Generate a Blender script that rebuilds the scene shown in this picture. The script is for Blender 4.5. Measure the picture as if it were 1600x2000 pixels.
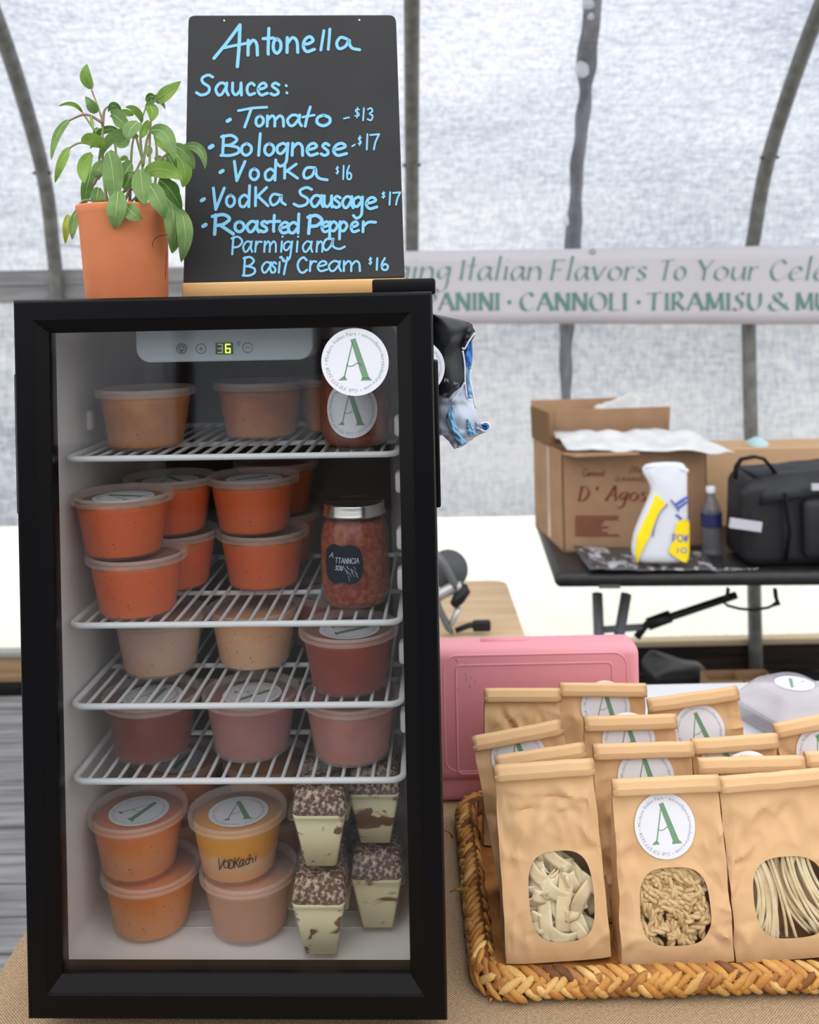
import bpy, math, random
from mathutils import Vector, Matrix, noise, Euler
PI = math.pi
SC = bpy.context.scene
COL = SC.collection
for _o in list(bpy.data.objects):
    bpy.data.objects.remove(_o)

# ------------------------------------------------------------------ camera
HC = 1.520                      # camera height above the floor
FPX, CX, CY, ROLL = 1920.0, 800.0, 590.0, 0.0211
cam_d = bpy.data.cameras.new('camera')
cam = bpy.data.objects.new('camera', cam_d)
COL.objects.link(cam)
cam_d.sensor_fit = 'HORIZONTAL'
cam_d.sensor_width = 24.0
cam_d.lens = FPX / 1600 * 24.0
cam_d.shift_x = 0.0
cam_d.shift_y = -(1000 - CY) / 1600.0
cam_d.clip_start = 0.05
cam_d.dof.use_dof = True
cam_d.dof.focus_distance = 1.07
cam_d.dof.aperture_fstop = 5.0
_c, _s = math.cos(ROLL), math.sin(ROLL)
cam.matrix_world = Matrix(((_c, _s, 0, 0), (0, 0, -1, 0), (-_s, _c, 0, HC), (0, 0, 0, 1)))
SC.camera = cam

# ------------------------------------------------------------------ world, sun, exposure
world = bpy.data.worlds.new('World')
SC.world = world
world.use_nodes = True
nt = world.node_tree
nt.nodes.clear()
wo = nt.nodes.new('ShaderNodeOutputWorld')
bg = nt.nodes.new('ShaderNodeBackground')
tc = nt.nodes.new('ShaderNodeTexCoord')
sx = nt.nodes.new('ShaderNodeSeparateXYZ')
mr = nt.nodes.new('ShaderNodeMapRange')
mr.inputs['From Min'].default_value = -1.0
mr.inputs['From Max'].default_value = 1.0
mr.inputs['To Min'].default_value = 2.0
mr.inputs['To Max'].default_value = 1.0
bg.inputs['Color'].default_value = (0.965, 0.98, 1.0, 1)
nt.links.new(tc.outputs['Generated'], sx.inputs[0])
nt.links.new(sx.outputs['Y'], mr.inputs['Value'])
mz = nt.nodes.new('ShaderNodeMapRange')
mz.inputs['From Min'].default_value = 0.0
mz.inputs['From Max'].default_value = 1.0
mz.inputs['To Min'].default_value = 0.58
mz.inputs['To Max'].default_value = 1.45
nt.links.new(sx.outputs['Z'], mz.inputs['Value'])
mm = nt.nodes.new('ShaderNodeMath'); mm.operation = 'MULTIPLY'
nt.links.new(mr.outputs[0], mm.inputs[0]); nt.links.new(mz.outputs[0], mm.inputs[1])
nt.links.new(mm.outputs[0], bg.inputs['Strength'])
nt.links.new(bg.outputs[0], wo.inputs['Surface'])
SC.view_settings.view_transform = 'Standard'
SC.view_settings.look = 'None'
SC.view_settings.gamma = 1.0
SC.view_settings.use_curve_mapping = False
SC.view_settings.exposure = 0.32
SC.cycles.use_denoising = True
SC.cycles.max_bounces = 10
SC.cycles.diffuse_bounces = 4
SC.cycles.transparent_max_bounces = 24
SC.cycles.caustics_reflective = False
SC.cycles.caustics_refractive = False

# ------------------------------------------------------------------ pixel helpers (photo frame 1600 x 2000)
def ray(px, py):
    x, z = (px - CX) / FPX, -(py - CY) / FPX
    return Vector((_c * x + _s * z, 1.0, -_s * x + _c * z))
CAMP = Vector((0, 0, HC))
def at(px, py, D): return CAMP + ray(px, py) * D
def at_z(px, py, z):
    r = ray(px, py)
    return CAMP + r * ((z - HC) / r.z)
def at_plane(px, py, p0, n):
    r = ray(px, py)
    return CAMP + r * ((p0 - CAMP).dot(n) / r.dot(n))
# fridge frame: u right along the door, v inwards, w up from the door's bottom edge
PSI = 0.0339
FO = Vector((-0.19644, 1.02173, HC - 0.74394))
FU = Vector((math.cos(PSI), -math.sin(PSI), 0))
FV = Vector((math.sin(PSI), math.cos(PSI), 0))
FW_, FH = 0.44, 0.7547
def fw(u, v, w): return FO + FU * u + FV * v + Vector((0, 0, w))
def f_v(px, py, v):
    p = at_plane(px, py, FO + FV * v, FV) - FO
    return p.dot(FU), p.z
def f_w(px, py, w):
    p = at_z(px, py, FO.z + w) - FO
    return p.dot(FU), p.dot(FV)

# ------------------------------------------------------------------ materials
def srgb(r, g, b):
    f = lambda c: (c / 255 / 12.92) if c / 255 <= 0.04045 else ((c / 255 + 0.055) / 1.055) ** 2.4
    return (f(r), f(g), f(b), 1)
MATS = {}
def mat(name, col, rough=0.6, spec=0.4, metal=0.0, coat=0.0, c2=None, nscale=20, ndet=4, lo=0.4, hi=0.6,
        stretch=(1, 1, 1), bump=0.0, bscale=200, bstretch=(1, 1, 1), sss=0.0, emit=0.0, mixalpha=None, transl=None):
    if name in MATS: return MATS[name]
    m = bpy.data.materials.new(name); m.use_nodes = True
    t = m.node_tree; N = t.nodes; L = t.links
    b = N['Principled BSDF']; out = N['Material Output']
    b.inputs['Base Color'].default_value = col
    b.inputs['Roughness'].default_value = rough
    b.inputs['Specular IOR Level'].default_value = spec
    b.inputs['Metallic'].default_value = metal
    b.inputs['Coat Weight'].default_value = coat
    b.inputs['Coat Roughness'].default_value = 0.12
    tcn = N.new('ShaderNodeTexCoord')
    def nz(scale, st, det):
        mp = N.new('ShaderNodeMapping'); mp.inputs['Scale'].default_value = st
        L.new(tcn.outputs['Object'], mp.inputs[0])
        n = N.new('ShaderNodeTexNoise'); n.inputs['Scale'].default_value = scale; n.inputs['Detail'].default_value = det
        L.new(mp.outputs[0], n.inputs['Vector']); return n
    if c2 is not None:
        n = nz(nscale, stretch, ndet)
        r = N.new('ShaderNodeValToRGB')
        r.color_ramp.elements[0].position = lo; r.color_ramp.elements[1].position = hi
        r.color_ramp.elements[0].color = col; r.color_ramp.elements[1].color = c2
        L.new(n.outputs['Fac'], r.inputs[0]); L.new(r.outputs[0], b.inputs['Base Color'])
        m['ramp'] = r.name
    if bump:
        n = nz(bscale, bstretch, 3)
        bp = N.new('ShaderNodeBump'); bp.inputs['Strength'].default_value = bump; bp.inputs['Distance'].default_value = 0.002
        L.new(n.outputs['Fac'], bp.inputs['Height']); L.new(bp.outputs[0], b.inputs['Normal'])
    if emit:
        b.inputs['Emission Color'].default_value = col; b.inputs['Emission Strength'].default_value = emit
    last = b
    if transl is not None:
        tr = N.new('ShaderNodeBsdfTranslucent'); mx = N.new('ShaderNodeMixShader')
        mx.inputs[0].default_value = transl
        tr.inputs['Color'].default_value = col
        if c2 is not None: L.new(N[m['ramp']].outputs[0], tr.inputs['Color'])
        L.new(last.outputs[0], mx.inputs[1]); L.new(tr.outputs[0], mx.inputs[2]); last = mx
    if mixalpha is not None:
        tr = N.new('ShaderNodeBsdfTransparent'); mx = N.new('ShaderNodeMixShader')
        mx.inputs[0].default_value = mixalpha
        L.new(tr.outputs[0], mx.inputs[1]); L.new(last.outputs[0], mx.inputs[2]); last = mx
    L.new(last.outputs[0], out.inputs['Surface'])
    MATS[name] = m
    return m

def glass_mat(name, tint=(0.96, 0.98, 0.98, 1), ior=1.45, rough=0.02, boost=1.0):
    if name in MATS: return MATS[name]
    m = bpy.data.materials.new(name); m.use_nodes = True
    t = m.node_tree; N = t.nodes; L = t.links
    N.remove(N['Principled BSDF']); out = N['Material Output']
    fr = N.new('ShaderNodeFresnel'); fr.inputs['IOR'].default_value = ior
    mu = N.new('ShaderNodeMath'); mu.operation = 'MULTIPLY'; mu.inputs[1].default_value = boost
    tr = N.new('ShaderNodeBsdfTransparent'); tr.inputs['Color'].default_value = tint
    gl = N.new('ShaderNodeBsdfGlossy'); gl.inputs['Roughness'].default_value = rough
    mx = N.new('ShaderNodeMixShader')
    ge = N.new('ShaderNodeNewGeometry'); mi_ = N.new('ShaderNodeMapRange')
    mi_.inputs['To Min'].default_value = ior; mi_.inputs['To Max'].default_value = 1 / ior
    L.new(ge.outputs['Backfacing'], mi_.inputs['Value']); L.new(mi_.outputs[0], fr.inputs['IOR'])
    L.new(fr.outputs[0], mu.inputs[0]); L.new(mu.outputs[0], mx.inputs[0])
    L.new(tr.outputs[0], mx.inputs[1]); L.new(gl.outputs[0], mx.inputs[2]); L.new(mx.outputs[0], out.inputs['Surface'])
    MATS[name] = m
    return m

def band_mat(name, cols, zs, nscale=60, amp=0.01, rough=0.35, speck=None, nstr=(1, 1, 1)):
    """sauce with layers: colours over local height, the boundary wobbled by noise, darker herb specks"""
    if name in MATS: return MATS[name]
    m = bpy.data.materials.new(name); m.use_nodes = True
    t = m.node_tree; N = t.nodes; L = t.links
    b = N['Principled BSDF']; b.inputs['Roughness'].default_value = rough
    b.inputs['Specular IOR Level'].default_value = 0.35
    tcn = N.new('ShaderNodeTexCoord'); s = N.new('ShaderNodeSeparateXYZ'); L.new(tcn.outputs['Object'], s.inputs[0])
    mp = N.new('ShaderNodeMapping'); mp.inputs['Scale'].default_value = nstr; L.new(tcn.outputs['Object'], mp.inputs[0])
    n = N.new('ShaderNodeTexNoise'); n.inputs['Scale'].default_value = nscale; n.inputs['Detail'].default_value = 3
    L.new(mp.outputs[0], n.inputs['Vector'])
    sub = N.new('ShaderNodeMath'); sub.operation = 'SUBTRACT'; sub.inputs[1].default_value = 0.5; L.new(n.outputs['Fac'], sub.inputs[0])
    mul = N.new('ShaderNodeMath'); mul.operation = 'MULTIPLY_ADD'; mul.inputs[1].default_value = amp * 4
    L.new(sub.outputs[0], mul.inputs[0]); L.new(s.outputs['Z'], mul.inputs[2])
    dv = N.new('ShaderNodeMath'); dv.operation = 'DIVIDE'; dv.inputs[1].default_value = 0.07; L.new(mul.outputs[0], dv.inputs[0])
    r = N.new('ShaderNodeValToRGB')
    el = r.color_ramp.elements
    while len(el) < len(cols): el.new(0.5)
    for e, c, z in zip(el, cols, zs): e.position = z; e.color = c
    L.new(dv.outputs[0], r.inputs[0])
    src = r.outputs[0]
    if speck:
        n2 = N.new('ShaderNodeTexNoise'); n2.inputs['Scale'].default_value = 260; n2.inputs['Detail'].default_value = 2
        L.new(tcn.outputs['Object'], n2.inputs['Vector'])
        mr2 = N.new('ShaderNodeMapRange'); mr2.inputs['From Min'].default_value = 0.66; mr2.inputs['From Max'].default_value = 0.72
        L.new(n2.outputs['Fac'], mr2.inputs['Value'])
        mc = N.new('ShaderNodeMixRGB'); mc.inputs[2].default_value = speck
        L.new(mr2.outputs[0], mc.inputs[0]); L.new(src, mc.inputs[1]); src = mc.outputs[0]
    L.new(src, b.inputs['Base Color'])
    MATS[name] = m
    return m

# ------------------------------------------------------------------ mesh builder
class MB:
    def __init__(self): self.v = []; self.f = []; self.mi = []; self.sm = []
    def add(self, vs, fs, m=0, smooth=True):
        o = len(self.v); self.v += [Vector(p) for p in vs]
        for f in fs: self.f.append([o + i for i in f]); self.mi.append(m); self.sm.append(smooth)
    def box(self, c, s, rot=None, m=0, taper=1.0):
        c = Vector(c); hx, hy, hz = s[0] / 2, s[1] / 2, s[2] / 2
        vs = [Vector((x * (taper if z > 0 else 1), y * (taper if z > 0 else 1), z)) for z in (-hz, hz) for y in (-hy, hy) for x in (-hx, hx)]
        if rot is not None: vs = [rot @ p for p in vs]
        self.add([c + p for p in vs], [(0, 2, 3, 1), (4, 5, 7, 6), (0, 1, 5, 4), (2, 6, 7, 3), (0, 4, 6, 2), (1, 3, 7, 5)], m, False)
    def rbox(self, c, s, r=0.01, n=3, rot=None, m=0):
        """box with all edges rounded"""
        c = Vector(c); h = [max(x / 2 - r, 0) for x in s]
        k = 2 * (n + 1); P = []
        ang = [-PI / 2 + PI / 2 * i / n for i in range(n + 1)] + [PI / 2 * i / n for i in range(n + 1)]
        # latitude/longitude superbox
        lon = []
        for q in range(4):
            for i in range(n + 1): lon.append((q * PI / 2 + PI / 2 * i / n, q))
        rows = []
        for j, a in enumerate(ang):
            zz = (-h[2] if j <= n else h[2]) + r * math.sin(a); cr = r * math.cos(a); row = []
            for th, q in lon:
                sx_ = (1, -1, -1, 1)[q]; sy_ = (1, 1, -1, -1)[q]
                row.append(Vector((sx_ * h[0] + cr * math.cos(th), sy_ * h[1] + cr * math.sin(th), zz)))
            rows.append(row)
        vs = [p for row in rows for p in row]; w = len(lon)
        if rot is not None: vs = [rot @ p for p in vs]
        fs = [(j * w + i, j * w + (i + 1) % w, (j + 1) * w + (i + 1) % w, (j + 1) * w + i) for j in range(len(rows) - 1) for i in range(w)]
        fs += [tuple(reversed(range(w))), tuple((len(rows) - 1) * w + i for i in range(w))]
        self.add([c + p for p in vs], fs, m, True)
    def tube(self, path, r, n=8, m=0, cap=True, closed=False, flat=None):
        path = [Vector(p) for p in path]; K = len(path); vs = []
        rr = r if isinstance(r, (list, tuple)) else [r] * K
        up = None
        for i, p in enumerate(path):
            a = path[(i - 1) % K] if (closed or i > 0) else p
            b = path[(i + 1) % K] if (closed or i < K - 1) else p
            d = (b - a).normalized() if (b - a).length > 1e-9 else Vector((0, 0, 1))
            if up is None:
                up = Vector((0, 0, 1)) if abs(d.z) < 0.9 else Vector((1, 0, 0))
            x = d.cross(up)
            if x.length < 1e-6: x = d.orthogonal()
            x.normalize(); y = x.cross(d).normalized(); up = y
            for k in range(n):
                t = 2 * PI * k / n
                vs.append(p + x * (rr[i] * math.cos(t)) + y * (rr[i] * (flat or 1) * math.sin(t)))
        E_ = K if closed else K - 1
        fs = [(i * n + k, i * n + (k + 1) % n, ((i + 1) % K) * n + (k + 1) % n, ((i + 1) % K) * n + k) for i in range(E_) for k in range(n)]
        if cap and not closed: fs += [tuple(reversed(range(n))), tuple((K - 1) * n + k for k in range(n))]
        self.add(vs, fs, m, True)
    def lathe(self, prof, c=(0, 0, 0), n=40, m=0, close=False):
        c = Vector(c); vs = []
        for r, z in prof:
            for k in range(n):
                t = 2 * PI * k / n; vs.append(c + Vector((r * math.cos(t), r * math.sin(t), z)))
        K = len(prof)
        fs = [(i * n + k, i * n + (k + 1) % n, (i + 1) * n + (k + 1) % n, (i + 1) * n + k) for i in range(K - 1) for k in range(n)]
        if prof[0][0] > 1e-6 and close: fs.append(tuple(reversed(range(n))))
        if prof[-1][0] > 1e-6 and close: fs.append(tuple((K - 1) * n + k for k in range(n)))
        self.add(vs, fs, m, True)
    def grid(self, fn, nu, nv, m=0, smooth=True, flip=False):
        vs = [fn(i / nu, j / nv) for j in range(nv + 1) for i in range(nu + 1)]
        w = nu + 1
        fs = [(j * w + i, j * w + i + 1, (j + 1) * w + i + 1, (j + 1) * w + i) for j in range(nv) for i in range(nu)]
        if flip: fs = [tuple(reversed(f)) for f in fs]
        self.add(vs, fs, m, smooth)
    def prism(self, pts, ext, m=0, smooth=False):
        """closed outline (3-D points) extruded by the vector ext"""
        n = len(pts); pts = [Vector(p) for p in pts]; ext = Vector(ext)
        self.add(pts + [p + ext for p in pts], [tuple(reversed(range(n))), tuple(range(n, 2 * n))] +
                 [(i, (i + 1) % n, n + (i + 1) % n, n + i) for i in range(n)], m, smooth)
    def build(self, name, mats, parent=None, loc=None, bevel=0.0, bseg=2, sub=0, solid=0.0, autos=None):
        me = bpy.data.meshes.new(name)
        me.from_pydata([tuple(p) for p in self.v], [], self.f)
        if not isinstance(mats, (list, tuple)): mats = [mats]
        for mm in mats: me.materials.append(mm)
        for p, i, s in zip(me.polygons, self.mi, self.sm): p.material_index = i; p.use_smooth = s
        me.update()
        import bmesh
        bm = bmesh.new(); bm.from_mesh(me)
        if autos:
            for e in bm.edges:
                if len(e.link_faces) == 2 and e.calc_face_angle(0) > autos: e.smooth = False
        bm.to_mesh(me); bm.free()
        o = bpy.data.objects.new(name, me); COL.objects.link(o)
        if parent is not None: o.parent = parent
        if loc is not None: o.location = loc
        if solid:
            s = o.modifiers.new('thick', 'SOLIDIFY'); s.thickness = solid; s.offset = 0
        if bevel:
            b = o.modifiers.new('bevel', 'BEVEL'); b.width = bevel; b.segments = bseg; b.limit_method = 'ANGLE'; b.angle_limit = 0.6
        if sub:
            s = o.modifiers.new('sub', 'SUBSURF'); s.levels = sub; s.render_levels = sub
        return o

def empty(name, loc, rz=0.0, rot=None):
    o = bpy.data.objects.new(name, None); COL.objects.link(o)
    o.location = loc; o.empty_display_size = 0.05
    o.rotation_euler = rot if rot is not None else (0, 0, rz)
    return o
def tag(o, label, cat, group=None, kind=None):
    o['label'] = label; o['category'] = cat
    if group: o['group'] = group
    if kind: o['kind'] = kind
    return o
def struct(o):
    o['kind'] = 'structure'; return o
def dup(root, loc=None, rot=None):
    r = root.copy(); COL.objects.link(r)
    for ch in list(root.children):
        c = ch.copy(); COL.objects.link(c); c.parent = r
        for g in list(ch.children):
            d = g.copy(); COL.objects.link(d); d.parent = c
    if loc is not None: r.location = loc
    if rot is not None: r.rotation_euler = rot
    return r

# ------------------------------------------------------------------ writing: stroke glyphs
def cat_rom(pts, n=6):
    if len(pts) < 3: return [Vector(p).to_2d() for p in pts]
    P = [Vector(p).to_2d() for p in pts]; P = [P[0] * 2 - P[1]] + P + [P[-1] * 2 - P[-2]]; out = []
    for i in range(1, len(P) - 2):
        for k in range(n):
            t = k / n; a, b, c, d = P[i - 1:i + 3]
            out.append(0.5 * ((2 * b) + (c - a) * t + (2 * a - 5 * b + 4 * c - d) * t * t + (3 * b - a - 3 * c + d) * t ** 3))
    out.append(P[-2]); return out
def ribbon(mb, pts, w, fn, m=0, nib=None, smooth=True, caps=True):
    """flat pen stroke along pts (2-D), mapped to 3-D by fn; nib=(min,max,angle) gives a broad-pen contrast"""
    q = cat_rom(pts) if smooth else [Vector(p).to_2d() for p in pts]
    q = [p for i, p in enumerate(q) if i == 0 or (p - q[i - 1]).length > 1e-9]
    if len(q) < 2:
        c = q[0]; mb.add([fn(c.x + w / 2 * math.cos(2 * PI * k / 10), c.y + w / 2 * math.sin(2 * PI * k / 10)) for k in range(10)], [tuple(range(10))], m, False); return
    if nib and len(q) == 2: q = [q[0].lerp(q[1], t / 12) for t in range(13)]; flare = True
    else: flare = False
    L, R = [], []
    for i, p in enumerate(q):
        d = (q[min(i + 1, len(q) - 1)] - q[max(i - 1, 0)]).normalized()
        ww = w
        if nib: ww = nib[0] + (nib[1] - nib[0]) * abs(math.sin(math.atan2(d.y, d.x) - nib[2])) ** 2.0
        if flare: ww = ww * (1 + .45 * abs(2 * i / (len(q) - 1) - 1) ** 5) + .5 * abs(2 * i / (len(q) - 1) - 1) ** 8
        nrm = Vector((-d.y, d.x)) * ww / 2
        L.append(p + nrm); R.append(p - nrm)
    vs = []
    for a, b in zip(L, R): vs += [fn(a.x, a.y), fn(b.x, b.y)]
    mb.add(vs, [(2 * i, 2 * i + 1, 2 * i + 3, 2 * i + 2) for i in range(len(q) - 1)], m, False)
    if caps and not nib:
        for c, d in ((q[0], q[0] - q[1]), (q[-1], q[-1] - q[-2])):
            a0 = math.atan2(d.y, d.x)
            mb.add([fn(c.x + w / 2 * math.cos(a0 + PI * (k / 8 - .5)), c.y + w / 2 * math.sin(a0 + PI * (k / 8 - .5))) for k in range(9)], [tuple(range(9))], m, False)
G = {
 'a': [[(.85, .8), (.6, 1), (.3, .93), (.05, .5), (.22, .03), (.5, .08), (.8, .6)], [(.88, 1), (.84, .4), (1, 0)]],
 'b': [[(.1, 1.8), (.1, 0)], [(.1, .6), (.45, 1), (.9, .6), (.6, .02), (.1, .1)]],
 'c': [[(.92, .82), (.6, 1), (.2, .8), (.08, .4), (.35, .02), (.95, .15)]],
 'd': [[(.85, .75), (.5, 1), (.1, .65), (.15, .1), (.5, .02), (.85, .5)], [(.95, 1.8), (.88, .0)]],
 'e': [[(.1, .48), (.55, .55), (.9, .75), (.65, 1), (.25, .85), (.05, .4), (.35, 0), (1, .15)]],
 'f': [[(1, 1.6), (.7, 1.8), (.45, 1.4), (.4, 0)], [(.05, 1), (.9, 1.02)]],
 'g': [[(.85, .8), (.55, 1), (.15, .75), (.15, .3), (.45, .15), (.8, .6)], [(.92, 1), (.88, .2), (.8, -.6), (.4, -.9), (.1, -.65)]],
 'h': [[(.1, 1.8), (.08, 0)], [(.1, .6), (.5, 1), (.85, .7), (.9, 0)]],
 'i': [[(.5, 1), (.5, 0)], [(.55, 1.45), (.56, 1.48)]],
 'k': [[(.1, 1.7), (.08, 0)], [(.95, 1.15), (.15, .55)], [(.2, .6), (.55, .35), (1, .02)]],
 'l': [[(.6, 1.8), (.4, 0)]],
 'm': [[(.03, 1), (.05, 0)], [(.06, .6), (.28, 1), (.45, .75), (.48, 0)], [(.48, .6), (.72, 1), (.92, .75), (.98, 0)]],
 'n': [[(.1, 1), (.08, 0)], [(.1, .6), (.5, 1), (.85, .75), (.92, 0)]],
 'o': [[(.5, 1), (.12, .75), (.1, .25), (.5, 0), (.9, .3), (.88, .75), (.5, 1)]],
 'p': [[(.15, 1), (.08, -.7)], [(.15, .7), (.55, 1), (.95, .65), (.6, .1), (.12, .2)]],
 'r': [[(.15, 1), (.12, 0)], [(.14, .55), (.5, .95), (1, .95)]],
 's': [[(.9, .85), (.5, 1), (.2, .75), (.75, .4), (.8, .12), (.4, 0), (.05, .12)]],
 't': [[(.55, 1.75), (.48, .3), (.5, 0)], [(0, 1.05), (1, 1.1)]],
 'u': [[(.1, 1), (.1, .3), (.4, .02), (.8, .4), (.88, 1)], [(.88, 1), (.92, 0)]],
 'v': [[(.05, 1), (.45, 0)], [(.45, 0), (.95, 1)]],
 'y': [[(.05, 1), (.5, .2)], [(.95, 1), (.3, -.7)]],
 'A': [[(.5, 1), (.0, 0)], [(.5, 1), (1, 0)], [(.2, .38), (.8, .38)]],
 'B': [[(.1, 1), (.08, 0)], [(.0, .95), (.5, 1.02), (.8, .8), (.5, .55), (.15, .5)], [(.3, .52), (.85, .4), (.9, .15), (.5, 0), (.0, .0)]],
 'C': [[(.92, .82), (.6, 1), (.2, .8), (.05, .45), (.25, .08), (.6, 0), (.95, .18)]],
 'D': [[(.12, 1), (.1, 0)], [(.0, 1), (.55, .98), (.95, .55), (.6, .05), (.0, 0)]],
 'F': [[(.12, 1), (.1, 0)], [(.05, 1), (.95, 1)], [(.12, .52), (.75, .52)]],
 'G': [[(.92, .82), (.6, 1), (.2, .8), (.05, .45), (.25, .08), (.6, 0), (.92, .15), (.92, .45)], [(.6, .45), (1, .45)]],
 'I': [[(.5, 1), (.5, 0)]],
 'K': [[(.1, 1), (.08, 0)], [(.9, 1), (.15, .45)], [(.3, .5), (1, 0)]],
 'L': [[(.15, 1), (.12, 0)], [(.12, 0), (.95, .02)]],
 'M': [[(.08, 0), (.12, 1)], [(.12, 1), (.5, .1)], [(.5, .1), (.88, 1)], [(.88, 1), (.95, 0)]],
 'N': [[(.1, 0), (.1, 1)], [(.1, 1), (.9, 0)], [(.9, 0), (.9, 1)]],
 'O': [[(.5, 1), (.15, .8), (.05, .45), (.2, .1), (.5, 0), (.82, .12), (.95, .5), (.8, .87), (.5, 1)]],
 'P': [[(.15, 1), (.05, 0)], [(.0, .92), (.55, 1.02), (.92, .75), (.6, .45), (.12, .4)]],
 'R': [[(.15, 1), (.1, 0)], [(.0, .93), (.5, 1.02), (.78, .8), (.5, .52), (.15, .45)], [(.35, .48), (.95, .02)]],
 'S': [[(.98, .9), (.7, 1), (.35, .85), (.4, .62), (.75, .4), (.7, .12), (.3, 0), (.0, .12)]],
 'T': [[(.5, 1), (.42, 0)], [(.0, .95), (1, 1.02)]],
 'U': [[(.1, 1), (.1, .3), (.45, .0), (.82, .3), (.9, 1)]],
 'V': [[(.05, 1), (.3, 0)], [(.3, 0), (.95, 1)]],
 'W': [[(.0, 1), (.25, 0)], [(.25, 0), (.5, .8)], [(.5, .8), (.75, 0)], [(.75, 0), (1, 1)]],
 'Y': [[(.0, 1), (.5, .5)], [(1, 1), (.5, .5)], [(.5, .5), (.5, 0)]],
 '1': [[(.6, 1), (.4, 0)]],
 '3': [[(.1, .9), (.6, 1), (.85, .75), (.4, .55), (.9, .35), (.6, 0), (.05, .1)]],
 '6': [[(.5, 1), (.1, .5), (.2, .05), (.7, .0), (.9, .3), (.5, .5), (.15, .3)]],
 '7': [[(.0, .95), (1, 1)], [(1, 1), (.6, .5), (.4, 0)]],
 '$': [[(.85, .8), (.4, .85), (.2, .65), (.75, .42), (.7, .2), (.1, .18)], [(.55, 1), (.45, 0)]],
 '&': [[(1, .05), (.35, .65), (.3, .9), (.5, 1), (.65, .85), (.55, .65), (.1, .4), (.1, .12), (.35, 0), (.7, .12), (.95, .45)]],
 '-': [[(0, .35), (1, .42)]], '.': [[(.5, .05), (.52, .06)]], '\'': [[(.5, 1), (.4, .75)]],
 ':': [[(.5, .2), (.52, .22)], [(.5, .8), (.52, .82)]],
}
def glyph(mb, ch, x0, x1, yb, yt, w, fn, m=0, nib=None, slant=0.0, up=-1):
    """one glyph in the box x0..x1, baseline yb to line yt (image-style y down when up=-1)"""
    for st in G[ch]:
        pts = []
        for gx, gy in st:
            pts.append((x0 + gx * (x1 - x0) + slant * gy * abs(yt - yb), yb + gy * (yt - yb)))
        corner = len(st) == 2
        ribbon(mb, pts, w, fn, m, nib, smooth=not corner)

FONTC = {}
def font_char(ch):
    """triangles of one character of the built-in font"""
    if ch in FONTC: return FONTC[ch]
    cu = bpy.data.curves.new('t', 'FONT'); cu.body = ch; cu.size = 1.0; cu.resolution_u = 1
    o = bpy.data.objects.new('t', cu); COL.objects.link(o)
    bpy.context.view_layer.update()
    me = bpy.data.meshes.new_from_object(o)
    vs = [v.co.to_2d() for v in me.vertices]; fs = [tuple(p.vertices) for p in me.polygons]
    wd = (max(v.x for v in vs) + 0.05) if vs else 0.3
    bpy.data.objects.remove(o); bpy.data.curves.remove(cu); bpy.data.meshes.remove(me)
    FONTC[ch] = (vs, fs, wd); return FONTC[ch]

# round white logo sticker: unit radius drawing mapped by fn(x, y, layer)
RING = 'Modern Italian Fare \u2022 antonellamodernitalianfare.com \u2022 Cell: 717.577.2628 \u2022 '
def sticker_into(mb, R, fn, rot=0.0, text=True):
    cr, sr = math.cos(rot), math.sin(rot)
    def T(x, y, l): return fn((cr * x - sr * y) * R, (sr * x + cr * y) * R, l)
    n = 48; vs = [T(0, 0, 0)]; K = 6
    for k in range(1, K + 1):
        for i in range(n):
            t = 2 * PI * i / n; vs.append(T(k / K * math.cos(t), k / K * math.sin(t), 0))
    fs = [(0, 1 + i, 1 + (i + 1) % n) for i in range(n)]
    for k in range(K - 1):
        for i in range(n):
            a = 1 + k * n + i; b = 1 + k * n + (i + 1) % n; fs.append((a, a + n, b + n, b))
    mb.add(vs, fs, 0, True)
    f1 = lambda x, y: T(x, y, 1)
    # thick right leg, thin left leg, wavy bar, feet
    def poly(p, sub=6):
        a, b, c, d = p  # quad split along its length
        v = []
        for i in range(sub + 1):
            t = i / sub
            v.append(f1(a[0] + (d[0] - a[0]) * t, a[1] + (d[1] - a[1]) * t)); v.append(f1(b[0] + (c[0] - b[0]) * t, b[1] + (c[1] - b[1]) * t))
        mb.add(v, [(2 * i, 2 * i + 1, 2 * i + 3, 2 * i + 2) for i in range(sub)], 1, False)
    poly([(-.12, .66), (.03, .70), (.42, -.50), (.22, -.50)])
    poly([(.20, -.46), (.42, -.46), (.50, -.55), (.16, -.55)], 1)
    poly([(-.07, .60), (-.04, .60), (-.31, -.46), (-.35, -.46)])
    poly([(-.36, -.42), (-.30, -.42), (-.24, -.53), (-.50, -.53)], 1)
    ribbon(mb, [(-.25, -.08), (-.17, -.12), (-.05, -.10), (.05, -.04), (.13, -.05), (.2, -.10)], .026, f1, 1)
    if text:
        tot = sum(font_char(c)[2] if c != ' ' else .32 for c in RING)
        sz = 2 * PI * .815 / (tot)
        a = PI * 0.99
        for c in RING:
            wd = (font_char(c)[2] if c != ' ' else .32) * sz
            am = a - wd / .815 / 2
            if c != ' ':
                vv, ff, _ = font_char(c); q = []
                for p in vv:
                    x = p.x * sz * .95 - wd / 2; y = p.y * sz * .95
                    rr = .79 + y; th = am - x / .815
                    q.append(f1(rr * math.cos(th), rr * math.sin(th)))
                mb.add(q, ff, 2, False)
            a -= wd / .815
M_STK = None
def stk_mats():
    return [mat('sticker_paper', srgb(222, 222, 229), .5, .3), mat('logo_green', srgb(112, 148, 118), .6, .2), mat('ring_text_grey', srgb(150, 163, 160), .6, .2)]
STK_FLAT = {}
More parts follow.
